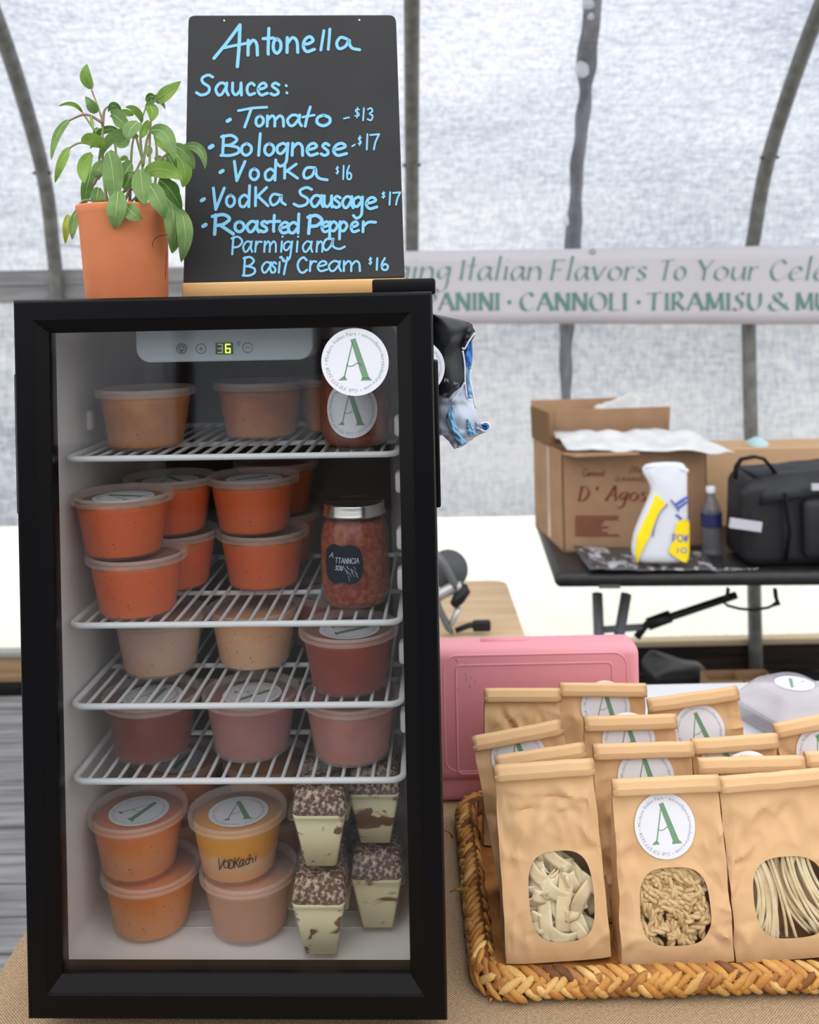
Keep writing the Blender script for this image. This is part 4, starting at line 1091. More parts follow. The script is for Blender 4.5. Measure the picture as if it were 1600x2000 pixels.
# second shelf
u, v = pos(246, 1215, WS[1])
tub(u, v, WS[1], 'tomato_orange', 'lower orange tub of the front left stack on the second shelf', 'n')
u2_ = f_v(243, 1080, v)[0]; tub(u2_, v - .001, WS[1] + .0672, 'tomato_orange', 'upper orange tub of the front left stack, white sticker on its lid', 'n', 1.0)
u, v = pos(326, 1166, WS[1]); v += .013; u -= .006
tub(u, v, WS[1], 'tomato_orange', 'lower orange tub standing behind the front left stack', 'n'); tub(u - .003, v, WS[1] + .0672, 'tomato_orange', 'upper orange tub standing behind the front left stack', 'n', .3)
u, v = pos(492, 1158, WS[1]); u += .007
tub(u, v, WS[1], 'tomato_orange', 'lower orange tub of the middle stack on the second shelf', 'n'); tub(f_v(487, 1010, v)[0] + .006, v, WS[1] + .0672, 'tomato_orange', 'upper orange tub of the middle stack beside the jar', 'n', 1.9)
v = v + .105; u = f_v(545, 1080, v)[0]
tub(u, v, WS[1], 'dark_tomato', 'lower dark orange tub behind the middle stack of the second shelf', 'n'); tub(u - .002, v, WS[1] + .0672, 'dark_tomato', 'upper dark orange tub behind the middle stack of the second shelf', 'n')
# third shelf
u, v = pos(293, 1329, WS[2]); tub(u, v, WS[2], 'cream_pink', 'tub of pinkish cream sauce at the left of the third shelf', 'f')
u, v = pos(485, 1315, WS[2]); tub(u, v, WS[2], 'cream_orange', 'tub of creamy orange sauce in the middle of the third shelf', 'n')
u, v = pos(676, 1365, WS[2]); tub(u, v, WS[2], 'deep_red', 'tub of deep red tomato sauce below the mason jar', 'n', -1.3)
v = .255; tub(f_v(640, 1180, v)[0], v, WS[2], 'rose_red', 'pale lidded tub half hidden behind the deep red tub', 'n', .4)
# fourth shelf
u, v = pos(277, 1497, WS[3]); tub(u, v, WS[3], 'brick', 'tub of dark brick red sauce at the left of the fourth shelf', 'n', -.5)
u, v = pos(479, 1493, WS[3]); tub(u, v, WS[3], 'rose_red', 'tub of misted rose red sauce in the middle of the fourth shelf', 'f', -1.2)
u, v = pos(681, 1502, WS[3]); tub(u, v, WS[3], 'rose_chunky', 'tub of chunky rose red sauce above the cream cups', 'f')
# floor
u, v = pos(275, 1846, WF)
tub(u, v, WF, 'peach_oil', 'lower peach sauce tub of the left stack on the fridge floor', 'n'); tub(f_v(272, 1660, v)[0], v, WF + .0672, 'peach_oil', 'upper peach sauce tub of the left floor stack, sticker on lid', 'n', -.75)
u, v = pos(474, 1849, WF)
tub(u, v, WF, 'peach', 'lower peach sauce tub below the handwritten tub on the fridge floor', 'f')
vk = tub(f_v(466, 1650, v)[0], v, WF + .0672, 'yellow_oil', 'sauce tub with yellow oil layer and black handwriting on its side', 'n', .12)
# black marker writing wrapped on the handwritten tub
mb = MB()
def cyl(x, y):
    z = .0115 + (y) ; r = RB + (RT - RB) * (z / .06) + .0006; th = -PI / 2 + x / r
    return Vector((r * math.cos(th), r * math.sin(th), z))
for ch, x0, x1, yb, yt in (('V', -.016, -.008, .009, .023), ('O', -.009, -.003, .012, .021), ('D', -.003, .003, .0115, .022), ('K', .003, .009, .012, .024), ('a', .009, .014, .013, .021)):
    glyph(mb, ch, x0, x1, yb, yt, .0011, cyl, 0, None, .1)
for ch, x0, x1, yb, yt in (('c', .0155, .0195, .014, .021), ('h', .0195, .025, .0145, .0205), ('i', .0265, .029, .0155, .0215)):
    glyph(mb, ch, x0, x1, yb, yt, .0011, cyl, 0, None, .15)
for i, p in enumerate(mb.v): mb.v[i] = p
mb.build('handwriting', mat('black_marker', srgb(44, 40, 42), .6, .2), vk)
# tubs on the raised step at the back
WSTEP = WF
v = .255
tub(f_v(346, 1600, v)[0], v, WF, 'peach_oil', 'lower back tub hidden behind the left stack of the fridge floor', 'n'); tub(f_v(348, 1500, v)[0], v, WF + .0672, 'peach_oil', 'upper back tub behind the left floor stack, seen through the lowest shelf', 'n', -.6)
tub(f_v(521, 1600, v)[0], v, WF, 'yellow_oil', 'lower back tub hidden behind the handwritten stack of the fridge floor', 'n'); tub(f_v(522, 1500, v)[0], v, WF + .0672, 'yellow_oil', 'upper back tub behind the handwritten stack, seen through the lowest shelf', 'n')

# mason jars
m_jarg = glass_mat('jar_glass', (.97, .98, .98, 1), 1.45, .05)
m_soup = mat('ragu', srgb(132, 52, 40), .5, .3, c2=srgb(160, 92, 54), nscale=150, ndet=5, lo=.42, hi=.62)
m_soup2 = mat('ragu_dark', srgb(118, 52, 40), .5, .3, c2=srgb(138, 76, 50), nscale=60, ndet=4, lo=.42, hi=.62)
m_zinc = mat('bright_lid_metal', srgb(196, 194, 190), .22, .5, metal=1.0)
m_navy = mat('chalk_label', srgb(26, 32, 48), .7, .2); m_chalk = mat('chalk_marks', srgb(196, 204, 210), .9, .1)
JR = .0392
JP = [(.001, .001), (.029, .001), (.034, .003), (.0375, .010), (JR, .020), (JR, .072), (.0385, .082), (.036, .090), (.0335, .096), (.0325, .100), (.0325, .106)]
def jar(u, v, w, m, label, s=1.0):
    t = empty('mason_jar', fw(u, v, w), -PSI); tag(t, label, 'jar')
    mb = MB(); mb.lathe([(r * s, z * s) for r, z in JP], n=44); mb.build('glass_jar', m_jarg, t)
    mb = MB(); mb.lathe([(max(r - .0022, .0005) * s, (z if i else .004) * s) for i, (r, z) in enumerate(JP[:-2])] + [(.0005, .097 * s)], n=40); mb.build('soup', m, t)
    mb = MB(); P = [(.0365, .102), (.0368, .1015), (.0360, .1035), (.0350, .105), (.0352, .1075), (.0349, .1085), (.0349, .1130), (.0342, .1148), (.0322, .1155), (.0315, .1147), (.0005, .1147)]
    mb.lathe([(r * s, z * s) for r, z in P], n=60)
    for i, p in enumerate(mb.v):
        k = i // 60
        if k in (5, 6) and i % 2: mb.v[i] = Vector((p.x * .985, p.y * .985, p.z))
    mb.build('screw_lid', m_zinc, t); return t
u, v = pos(690, 1194, WS[1], .034)
mj = jar(u, v, WS[1], m_soup, 'mason jar of chunky red soup with dark chalk label and silver lid', 1.02)
mb = MB()
def jcyl(x, y, o=.0008): r = (JR + o) * 1.02; th = -PI / 2 - .12 + x / r; return Vector((r * math.cos(th), r * math.sin(th), y))
def lab_out(a):  # scalloped label outline half sizes
    c_, s_ = math.cos(a), math.sin(a); k = (abs(c_) ** 5 + abs(s_) ** 5) ** (-.2)
    return .0230 * c_ * k * (1 + .04 * math.cos(4 * a)), .0212 * s_ * k * (1 + .05 * math.cos(8 * a + PI))
N_ = 56; vs = [jcyl(-.006, .054)]
for q in range(1, 7):
    for k in range(N_):
        x, y_ = lab_out(2 * PI * k / N_); vs.append(jcyl(-.006 + x * q / 6, .054 + y_ * q / 6))
fs = [(0, 1 + k, 1 + (k + 1) % N_) for k in range(N_)] + [(1 + q * N_ + k, 1 + (q + 1) * N_ + k, 1 + (q + 1) * N_ + (k + 1) % N_, 1 + q * N_ + (k + 1) % N_) for q in range(5) for k in range(N_)]
mb.add(vs, fs); chl = mb.build('chalk_label', m_navy, mj)
mb = MB(); jc = lambda x, y: jcyl(x, y, .0014)
for ch, (a, b) in zip('TTANNCIA', spread('TTANNCIA', -.0145, .013)): glyph(mb, ch, a, b, .0555, .0615, .0007, jc, 0, None, .1)
for ch, (a, b) in zip('SOU', spread('SOU', -.0145, -.005)): glyph(mb, ch, a, b, .0475, .0525, .0008, jc, 0, None, .1)
glyph(mb, 'A', -.023, -.017, .0605, .0665, .0007, jc, 0, None, .3)
random.seed(3)
for k in range(16): x = random.uniform(-.004, .012); y_ = random.uniform(.041, .053); ribbon(mb, [(x, y_), (x + .002, y_ - random.uniform(.002, .006))], .00035, jc)
mb.build('chalk_writing', m_chalk, chl)
u, v = pos(690, 877, WS[0], .034)
tj = jar(u, v, WS[0], m_soup2, 'mason jar of dark red soup with a round label behind the door sticker', 1.02)
mb = MB()
def jl(x, y, l): r = (JR + .0008 + l * .0003) * 1.02; th = -PI / 2 - .02 + x / r; return Vector((r * math.cos(th), r * math.sin(th), .044 + y))
sticker_into(mb, .031, jl); mb.build('sticker', stk_mats(), tj)

# tiramisu cups
m_clr = glass_mat('clear_cup', (.988, .988, .985, 1), 1.35, .04)
def cream_mat(name, seed):
    m = bpy.data.materials.new(name); m.use_nodes = True; t = m.node_tree; N = t.nodes; L = t.links; b = N['Principled BSDF']; b.inputs['Roughness'].default_value = .5
    tcn = N.new('ShaderNodeTexCoord'); mp = N.new('ShaderNodeMapping'); mp.inputs['Location'].default_value = (seed * 1.7, seed * .9, seed * 2.3); mp.inputs['Scale'].default_value = (1, 1, 1.7)
    n1 = N.new('ShaderNodeTexNoise'); n1.inputs['Scale'].default_value = 26; n1.inputs['Detail'].default_value = 3; n1.inputs['Distortion'].default_value = .6
    L.new(tcn.outputs['Object'], mp.inputs[0]); L.new(mp.outputs[0], n1.inputs['Vector'])
    r = N.new('ShaderNodeValToRGB'); e = r.color_ramp.elements; e[0].position = .565; e[0].color = srgb(240, 230, 184); e[1].position = .615; e[1].color = srgb(112, 72, 46)
    x = e.new(.59); x.color = srgb(206, 180, 138)
    L.new(n1.outputs['Fac'], r.inputs[0]); L.new(r.outputs[0], b.inputs['Base Color']); return m
m_cocoa = mat('cocoa_dust', srgb(92, 62, 54), .9, .1, c2=srgb(206, 186, 160), nscale=210, ndet=6, lo=.46, hi=.66)
def sqloft(levels, n=9):
    """rounded-square sections (half width, z, corner radius)"""
    mb = MB(); rows = []
    for hw, z, r in levels:
        row = []
        for cx_, cy_, a0 in ((hw - r, hw - r, 0), (-hw + r, hw - r, 90), (-hw + r, -hw + r, 180), (hw - r, -hw + r, 270)):
            for q in range(n): a = math.radians(a0 + 90 * q / (n - 1)); row.append(Vector((cx_ + r * math.cos(a), cy_ + r * math.sin(a), z)))
        rows.append(row)
    k = len(rows[0])
    mb.add([p for r in rows for p in r], [(j * k + i, j * k + (i + 1) % k, (j + 1) * k + (i + 1) % k, (j + 1) * k + i) for j in range(len(rows) - 1) for i in range(k)] + [tuple(reversed(range(k))), tuple((len(rows) - 1) * k + q for q in range(k))])
    return mb
def cup(u, v, w, seed, label, rz=0.0):
    t = empty('dessert_cup', fw(u, v, w), -PSI + rz); tag(t, label, 'dessert cup', 'layered dessert cups on the fridge floor')
    sqloft([(.0175, 0, .003), (.0185, .001, .004), (.0300, .0655, .005), (.0312, .0665, .005), (.0312, .0675, .005)]).build('cup', m_clr, t)
    sqloft([(.0170, .004, .003), (.0288, .0650, .005)]).build('cream', CRM[seed % 4], t)
    mb = sqloft([(.0286, .0652, .006), (.0290, .070, .006), (.0262, .0885, .008), (.020, .0925, .01)])
    for i, p in enumerate(mb.v): mb.v[i] = p + Vector((0, 0, .002 * noise.noise(p * 120)))
    mb.build('cocoa', m_cocoa, t)
    sqloft([(.0332, .0620, .006), (.0334, .0690, .006), (.0318, .0705, .006), (.0280, .0950, .008), (.0265, .0965, .008)]).build('lid', m_clr, t)
    return t
CRM = [cream_mat('cream_layers_%s' % n_, s_) for n_, s_ in (('a', 1), ('b', 4), ('c', 9), ('d', 15))]
u, v = pos(626, 1872, WF, .0185); vb1 = v + .066
cup(u, v, WF, 0, 'lower dessert cup of the front stack on the fridge floor'); cup(f_v(630, 1640, v)[0], v, WF + .0970, 1, 'upper dessert cup of the front stack, cocoa topped')
u, v = pos(738, 1820, WF, .0185); vb2 = v + .066
cup(u, v, WF, 2, 'lower dessert cup of the right hand stack beside the door frame'); cup(f_v(735, 1620, v)[0], v, WF + .0970, 3, 'upper dessert cup of the right hand stack, cocoa topped')
for px_, v_, nm in ((632, vb1, 'front'), (727, vb2, 'right hand')):
    u_ = f_v(px_, 1560, v_)[0]
    b1 = cup(u_, v_, WF, 3, 'lower dessert cup directly behind the %s stack' % nm); b2 = cup(u_, v_, WF + .0946, 1, 'upper dessert cup directly behind the %s stack, under the lowest shelf' % nm)
    b1.scale = b2.scale = (.975, .975, .975)

# ================================================================== ON TOP OF THE FRIDGE
TOPZ = FO.z + FH - .001
# potted sage
PD = 1.125
pc = at(249, 578, PD); pc = Vector((pc.x, PD, TOPZ))
plant = empty('potted_sage', pc); tag(plant, 'green sage plant in a terracotta pot on top of the fridge', 'potted plant')
m_terra = mat('terracotta', srgb(213, 130, 88), .75, .2, c2=srgb(205, 120, 80), nscale=14, bump=.06, bscale=120)
m_soil = mat('soil', srgb(58, 44, 34), .95, .05)
k = PD / FPX
ph = at(238, 403, PD).z - TOPZ
rt, rb = 89 * k, 77 * k
lean = Matrix.Shear('XZ', 4, (0, 0)) if False else None
mb = MB(); mb.lathe([(.001, .0), (rb, 0), (rb + .0005, .001), (rt - .0025, ph - .012), (rt - .0015, ph - .010), (rt, ph - .002), (rt - .0004, ph), (rt - .003, ph), (rt - .004, ph - .004), (rt - .0045, ph - .03), (.001, ph - .03)], n=56)
for p in mb.v: p.x -= p.z * .028
mb.build('pot', m_terra, plant)
mb = MB(); mb.lathe([(.0005, ph - .008), (rt * .5, ph - .009), (rt - .005, ph - .012)], n=40)
for i, p in enumerate(mb.v): mb.v[i] = p + Vector((-p.z * .028, 0, .003 * noise.noise(p * 160)))
mb.build('soil', m_soil, plant)
mb = MB(); mb.tube([at(px, py, PD - rt * .92) - pc for px, py in ((327, 458), (316, 460), (304, 464), (298, 474), (299, 483))], .0004, 5)
mb.tube([at(px, py, PD - rt * .88) - pc for px, py in ((326, 490), (324, 520), (323, 545))], .0003, 5); mb.build('dry_root', m_soil, plant)
def leafmat(name, a, b):
    m = mat(name, a, .62, .25, c2=b, nscale=40, bump=.5, bscale=900, transl=.28); return m
LM = [leafmat('sage_green', srgb(110, 142, 84), srgb(128, 158, 96)), leafmat('sage_bright', srgb(126, 162, 70), srgb(146, 178, 88)), leafmat('sage_dark', srgb(74, 112, 48), srgb(92, 130, 60)), leafmat('sage_yellow', srgb(176, 180, 62), srgb(150, 160, 60)),
      mat('leaf_vein', srgb(158, 184, 118), .6, .2)]
LV = [((592, 580), (558, 500), (565, 416), 66, 1, 0), ((625, 738), (597, 690), (556, 628), 62, 0, 0), ((535, 730), (470, 678), (380, 692), 26, 1, 0), ((452, 783), (372, 880), (334, 1045), 46, 0, 0), ((450, 962), (400, 1060), (358, 1192), 52, 1, 0),
      ((660, 960), (600, 918), (528, 922), 92, 1, 0), ((790, 742), (740, 690), (704, 728), 48, 2, 0), ((720, 742), (780, 780), (845, 860), 84, 0, 0), ((905, 795), (850, 845), (842, 915), 84, 0, 1), ((922, 795), (885, 720), (815, 698), 44, 1, 0), ((870, 750), (800, 735), (712, 762), 42, 1, 0),
      ((780, 862), (690, 845), (600, 912), 46, 2, -1), ((900, 895), (740, 890), (640, 1058), 66, 0, 0), ((835, 900), (790, 935), (742, 925), 56, 0, 0), ((600, 1000), (545, 1090), (550, 1195), 76, 1, 0), ((690, 1050), (640, 1110), (645, 1172), 76, 0, 0), ((600, 1080), (568, 1220), (540, 1350), 74, 2, -1),
      ((645, 1220), (632, 1290), (640, 1350), 76, 0, 0), ((705, 985), (738, 1150), (738, 1312), 118, 0, 1), ((770, 1245), (757, 1370), (745, 1492), 108, 0, 2), ((858, 1058), (815, 1130), (785, 1215), 84, 0, 0), ((915, 1100), (925, 1210), (945, 1338), 112, 0, 1), ((880, 1130), (835, 1180), (805, 1235), 74, 2, 0),
      ((812, 1325), (860, 1385), (925, 1428), 88, 0, 2), ((975, 1205), (1030, 1300), (1072, 1424), 98, 0, 2), ((945, 1125), (1070, 1105), (1192, 1172), 98, 1, 1), ((1012, 652), (1085, 605), (1178, 528), 76, 1, 0), ((948, 715), (1015, 640), (1078, 715), 44, 0, 0), ((950, 660), (980, 628), (1000, 650), 40, 2, 0), ((970, 680), (990, 720), (982, 795), 72, 1, 0),
      ((980, 855), (1080, 880), (1135, 1055), 88, 0, 1), ((1000, 890), (1050, 930), (1092, 1003), 54, 1, 0), ((1125, 945), (1215, 1010), (1262, 1105), 74, 0, 0), ((1195, 955), (1300, 975), (1335, 1103), 56, 0, 1), ((1140, 1000), (1200, 1110), (1188, 1220), 92, 1, 0), ((1090, 1010), (1120, 1060), (1142, 1122), 62, 2, 0), ((1035, 1175), (1110, 1240), (1185, 1370), 88, 2, 0),
      ((1090, 1290), (1140, 1470), (1120, 1652), 116, 0, 2), ((1170, 1360), (1205, 1520), (1180, 1708), 92, 0, 1), ((500, 1370), (478, 1460), (470, 1562), 52, 0, 1), ((445, 1395), (432, 1480), (425, 1592), 44, 3, 1), ((972, 785), (940, 850), (925, 900), 46, 1, 0), ((955, 955), (970, 985), (958, 1020), 44, 1, -1), ((785, 1045), (815, 1030), (835, 1048), 34, 1, -1),
      ((1010, 1018), (1045, 1060), (1000, 1095), 62, 1, -1), ((735, 870), (760, 900), (830, 905), 50, 0, -1), ((870, 1120), (905, 1160), (880, 1210), 60, 2, -1), ((1080, 1190), (1130, 1230), (1160, 1290), 70, 2, -1), ((640, 830), (625, 860), (610, 900), 34, 2, -1), ((690, 1260), (675, 1300), (670, 1345), 60, 1, -1), ((900, 1240), (910, 1290), (880, 1350), 64, 2, -1), ((590, 745), (600, 800), (610, 840), 18, 1, 0)]
z3 = lambda p: (p[0] / 3.333, p[1] / 3.333)
random.seed(11)
LMB = MB(); STEMS = []
for li, (a, b, c, wd, mi, fr_) in enumerate(LV):
    D0 = PD - .012 - .030 * fr_ + random.uniform(-.012, .012)
    if fr_ == 2: D0 = PD - rt - .004
    if li in (36, 37, 38): D0 = PD - .03
    if li in (39, 40): D0 = PD - .01
    A, B, C = [at(*z3(p), D0 + dd) - pc for p, dd in ((a, .012), (b, -.004), (c, -.002 + random.uniform(-.01, .01)))]
    B = B * 2 - (A + C) / 2   # control point so that the curve passes b
    W = wd * 1.12 / 3.333 * PD / FPX
    tilt = random.uniform(-.5, .5); nr, ncol = 14, 6
    def LP(i, j):
        t = j; p = A * (1 - t) ** 2 + B * 2 * t * (1 - t) + C * t * t
        d = (A * (-2 * (1 - t)) + B * (2 - 4 * t) + C * (2 * t)).normalized()
        toC = (CAMP - pc - p).normalized(); sd = d.cross(toC).normalized(); nn = sd.cross(d).normalized()
        if nn.dot(toC) < 0: nn = -nn
        prof_ = (math.sin(PI * min(1, (t * .97 + .03)) ** .82)) ** .72 if t < 1 else 0
        s = (i - .5) * 2; hw = W / 2 * prof_ / math.cos(tilt)
        q = p + (sd * math.cos(tilt) + nn * math.sin(tilt)) * (s * hw) - nn * (.0022 * (1 - abs(s)) * prof_) + nn * .0011 * noise.noise(Vector((t * 7, s * 2, li)))
        return q
    LMB.grid(LP, ncol, nr, mi)
    vp = []
    for q in range(9):
        t = q / 9; p = LP(.5, t); toC = (CAMP - pc - p).normalized(); vp.append(p + toC * .0004)
    LMB.tube(vp, [.0006 * (1 - q / 11) for q in range(9)], 5, 4)
LMB.build('foliage', LM, plant)
m_stem = mat('sage_stem', srgb(150, 160, 110), .7, .2, c2=srgb(150, 120, 110), nscale=30)
SV = [[(700, 1350), (672, 1100), (668, 900), (668, 800), (640, 700), (592, 575)], [(668, 930), (610, 840), (535, 728)], [(668, 800), (560, 745), (450, 785)], [(665, 960), (530, 928), (450, 965)], [(668, 820), (680, 720), (712, 690)], [(930, 1350), (928, 1080), (915, 900), (920, 790), (950, 700)], [(980, 1340), (975, 950), (985, 760)], [(1000, 1340), (1022, 1000), (1000, 860)],
      [(1040, 1050), (1110, 985), (1200, 958)], [(495, 1375), (540, 1308), (610, 1308)], [(755, 1345), (755, 1000), (740, 920)], [(845, 1330), (856, 1000), (870, 900)], [(800, 1345), (890, 1110), (930, 1020)], [(930, 1080), (960, 900), (985, 850)], [(610, 1200), (640, 1150), (660, 1150)], [(800, 1250), (840, 1230), (880, 1240)], [(770, 1345), (880, 1290), (905, 1180)], [(735, 1330), (700, 1180), (705, 985)], [(930, 1040), (890, 900), (880, 820)], [(985, 1340), (1040, 1180), (1090, 1010)]]
for s_ in SV:
    D0 = PD + random.uniform(-.012, .02); mb = MB()
    q = [at(x / 3.333, y_ / 3.333, D0) - pc for x, y_ in s_]
    pts = []
    for i in range(len(q) - 1):
        P0, P1, P2, P3 = q[max(i - 1, 0)], q[i], q[i + 1], q[min(i + 2, len(q) - 1)]
        for t in (0, .25, .5, .75): pts.append(.5 * (2 * P1 + (P2 - P0) * t + (2 * P0 - 5 * P1 + 4 * P2 - P3) * t * t + (3 * P1 - P0 - 3 * P2 + P3) * t ** 3))
    pts.append(q[-1]); n_ = len(pts)
    mb.tube(pts, [.0019 - .0010 * i / n_ for i in range(n_)], 7); mb.build('stem', m_stem, plant)

# chalkboard in its wooden stand
m_cb = mat('chalkboard_black', srgb(39, 39, 41), .55, .22, c2=srgb(47, 47, 49), nscale=9, ndet=5, lo=.35, hi=.75)
m_cbe = mat('board_edge', srgb(40, 34, 30), .7, .2)
m_pine = mat('pine_wood', srgb(218, 174, 116), .5, .35, c2=srgb(204, 154, 96), nscale=16, stretch=(.2, 3, 5), lo=.35, hi=.65)
m_blue = mat('sky_blue_paint_marker', srgb(122, 184, 216), .6, .2)
bD0 = 1.145
bP = at(575, 556, bD0); psi = .075; lean = math.radians(15)
bU = Vector((math.cos(psi), -math.sin(psi), 0)); bV = Vector((math.sin(psi), math.cos(psi), 0))
bUp = Vector((0, 0, math.cos(lean))) + bV * math.sin(lean); bN = bU.cross(bUp)   # towards the camera?
if bN.y > 0: bN = -bN
def onb(px, py, off=0): return at_plane(px, py, bP + bN * off, bN)
cb_ = empty('chalkboard_sign', Vector((bP.x, bP.y, TOPZ)), -psi)
tag(cb_, 'small black chalkboard with blue handwritten sauce prices on a pine stand', 'chalkboard')
icb = (Matrix.Translation(cb_.location) @ Matrix.Rotation(-psi, 4, 'Z')).inverted()
corner = [onb(368, 30), onb(773, 29), onb(790, 541), onb(358, 555)]
pts = []
for k, p in enumerate(corner):
    a, b = corner[k - 1], corner[(k + 1) % 4]; r = .009 if k < 2 else .003
    da, db = (a - p).normalized(), (b - p).normalized()
    for q in range(6): t = q / 5; pts.append(p + da * r * (1 - t) ** 2 + db * r * t ** 2)
pts = [p for p in pts]
mb = MB(); n = len(pts)
mb.prism([icb @ p for p in pts], (icb.to_3x3() @ (-bN)) * .006); brd = mb.build('board', m_cb, cb_, bevel=.0008)
mb = MB()
for px, py in ((438, 40), (702, 39)): ribbon(mb, [(px, py)], 3.6, lambda x, y: icb @ onb(x, y, .0006))
mb.build('hanging_hole', mat('pale_hole', srgb(214, 212, 210), .8), brd)
ZB = lambda x, y: (350 + x / 3.2, 20 + y / 3.2)
CFN = [0]
def cf(x, y): return icb @ onb(x, y, .0006 + .000006 * (CFN[0] % 50))
mb = MB(); _rib = ribbon
def ribbon(*a, **k): CFN[0] += 1; a = list(a); a[2] *= .9; return _rib(*a, **k)
def zs(p): return [ZB(*q) for q in p]
def W(s, xs, yb, yx, yc, w, sl=.0):
    n_ = len(s)
    for k, (ch, (a, b)) in enumerate(zip(s, xs)):
        base = yb if not isinstance(yb, tuple) else yb[0] + (yb[1] - yb[0]) * k / max(n_ - 1, 1)
        yt = (yc if (ch.isupper() or ch.isdigit() or ch == '$') else yx)
        if isinstance(yb, tuple): yt += base - yb[0]
        (x0, yb_), (x1, yt_) = ZB(a, base), ZB(b, yt)
        glyph(mb, ch, x0, x1, yb_, yt_, w / 3.2, cf, 0, None, sl)
def st(p, w): ribbon(mb, zs(p), w / 3.2, cf)
st([(380, 92), (300, 200), (218, 300)], 23); st([(380, 95), (375, 220), (364, 352)], 24); st([(268, 238), (340, 222), (425, 206)], 20)
W('ntone', ((425, 495), (525, 590), (585, 640), (668, 748), (772, 845)), (280, 258), 188, 120, 22)
st([(905, 128), (895, 190), (886, 248)], 20); st([(942, 118), (938, 180), (932, 245)], 20)
st([(1050, 180), (1010, 170), (985, 205), (1000, 240), (1040, 225), (1062, 185), (1066, 215), (1085, 238), (1128, 247)], 21)
W('Sauces', ((108, 212), (225, 308), (328, 395), (420, 475), (490, 552), (570, 630)), 530, 455, 405, 20, .0)
for p in ((668, 470), (672, 515)): st([p, (p[0] + 3, p[1] + 3)], 18)
def dot(x, y, w=26): st([(x - 8, y + 5), (x + 8, y - 5)], w)
dot(310, 688)
st([(370, 628), (460, 612), (548, 606)], 18); st([(452, 612), (430, 675), (410, 730)], 20)
W('om', ((475, 528), (545, 655)), 725, 660, 600, 20, .06); W('a', ((672, 765),), 722, 655, 600, 20); st([(820, 605), (800, 670), (788, 725)], 20); st([(772, 668), (845, 655)], 17); W('o', ((855, 950),), 722, 655, 600, 22)
st([(1030, 677), (1062, 670)], 11); W('$', ((1095, 1132),), 672, 600, 608, 9); W('13', ((1140, 1165), (1176, 1214)), 688, 620, 612, 12)
dot(200, 853, 30)
W('Bolognese', ((262, 382), (385, 455), (485, 515), (530, 595), (602, 685), (700, 778), (795, 865), (885, 940), (960, 1046)), 907, 832, 785, 21, .03)
dot(1090, 845, 12); W('$', ((1117, 1142),), 845, 780, 785, 9); W('17', ((1165, 1185), (1195, 1250)), 870, 800, 775, 13)
dot(265, 1008)
W('V', ((338, 412),), 1065, 985, 945, 21, .03); W('o', ((440, 500),), 1060, 990, 945, 21); W('d', ((532, 608),), 1062, 992, 960, 20); W('K', ((652, 740),), 1050, 985, 962, 20)
st([(850, 985), (800, 985), (778, 1020), (790, 1050), (830, 1035), (852, 990), (858, 1030), (880, 1052), (925, 1060)], 20)
W('$', ((978, 1000),), 1025, 975, 975, 8); W('16', ((1018, 1036), (1046, 1080)), 1056, 985, 972, 12)
dot(148, 1185)
W('V', ((206, 282),), 1245, 1160, 1112, 21, .03); W('od', ((292, 350), (372, 444)), 1228, 1155, 1110, 20); W('K', ((470, 555),), 1222, 1160, 1108, 20)
st([(640, 1158), (590, 1150), (568, 1185), (585, 1218), (618, 1200), (638, 1160), (640, 1195), (664, 1215)], 19)
W('Sausage', ((718, 830), (820, 900), (902, 960), (962, 1012), (1018, 1088), (1082, 1152), (1166, 1236)), (1225, 1240), 1155, 1108, 20, .0)
W('$', ((1265, 1290),), 1175, 1135, 1135, 9); W('17', ((1308, 1326), (1338, 1382)), 1216, 1150, 1138, 13)
dot(158, 1345, 28)
W('R', ((208, 345),), 1400, 1320, 1280, 24); W('oas', ((345, 410), (420, 498), (505, 556)), 1385, 1320, 1280, 22); W('t', ((555, 628),), 1382, 1325, 1280, 21); W('ed', ((626, 690), (678, 752)), 1392, 1326, 1290, 21)
W('P', ((805, 900),), 1395, 1320, 1285, 24); W('epper', ((890, 942), (935, 992), (998, 1052), (1072, 1122), (1138, 1228)), 1385, 1322, 1285, 20)
W('P', ((328, 400),), 1525, 1440, 1418, 15); W('armigian', ((395, 456), (470, 512), (528, 606), (625, 650), (645, 706), (722, 748), (768, 832), (855, 898)), 1510, 1445, 1418, 14, .08)
st([(965, 1430), (920, 1432), (900, 1475), (920, 1500), (950, 1470), (962, 1432), (962, 1475), (1000, 1492), (1035, 1478)], 16)
W('B', ((398, 478),), 1658, 1565, 1545, 16, .05); W('asi', ((512, 578), (572, 606), (612, 634)), 1640, 1575, 1545, 15, .08); st([(690, 1545), (675, 1568), (650, 1568), (640, 1540)], 13); st([(678, 1545), (665, 1600), (655, 1650)], 15)
W('C', ((738, 802),), 1640, 1570, 1545, 16); W('ream', ((812, 854), (862, 925), (930, 1012), (1024, 1132)), 1630, 1568, 1545, 15, .05)
W('$', ((1185, 1206),), 1590, 1545, 1545, 10); W('16', ((1228, 1246), (1262, 1310)), 1622, 1560, 1550, 15)
mb.build('handwriting', m_blue, brd)
# pine stand: front rail and back rail with the slot between them
mb = MB(); e0 = at_plane(357, 572, bP - bV * .012, -bV); e1 = at_plane(792, 560, bP - bV * .012, -bV); hz = at(400, 553, bD0).z - TOPZ
L0 = icb @ e0; L1 = icb @ e1
mb.rbox(((L0.x + L1.x) / 2, -.0085, hz / 2 + .0005), (L1.x - L0.x, .014, hz), .002, 2)
mb.rbox(((L0.x + L1.x) / 2, .0225, hz / 2 + .0005), (L1.x - L0.x, .024, hz), .002, 2)
mb.box(((L0.x + L1.x) / 2, .006, .002), (L1.x - L0.x, .03, .003))
mb.build('wooden_stand', m_pine, cb_)

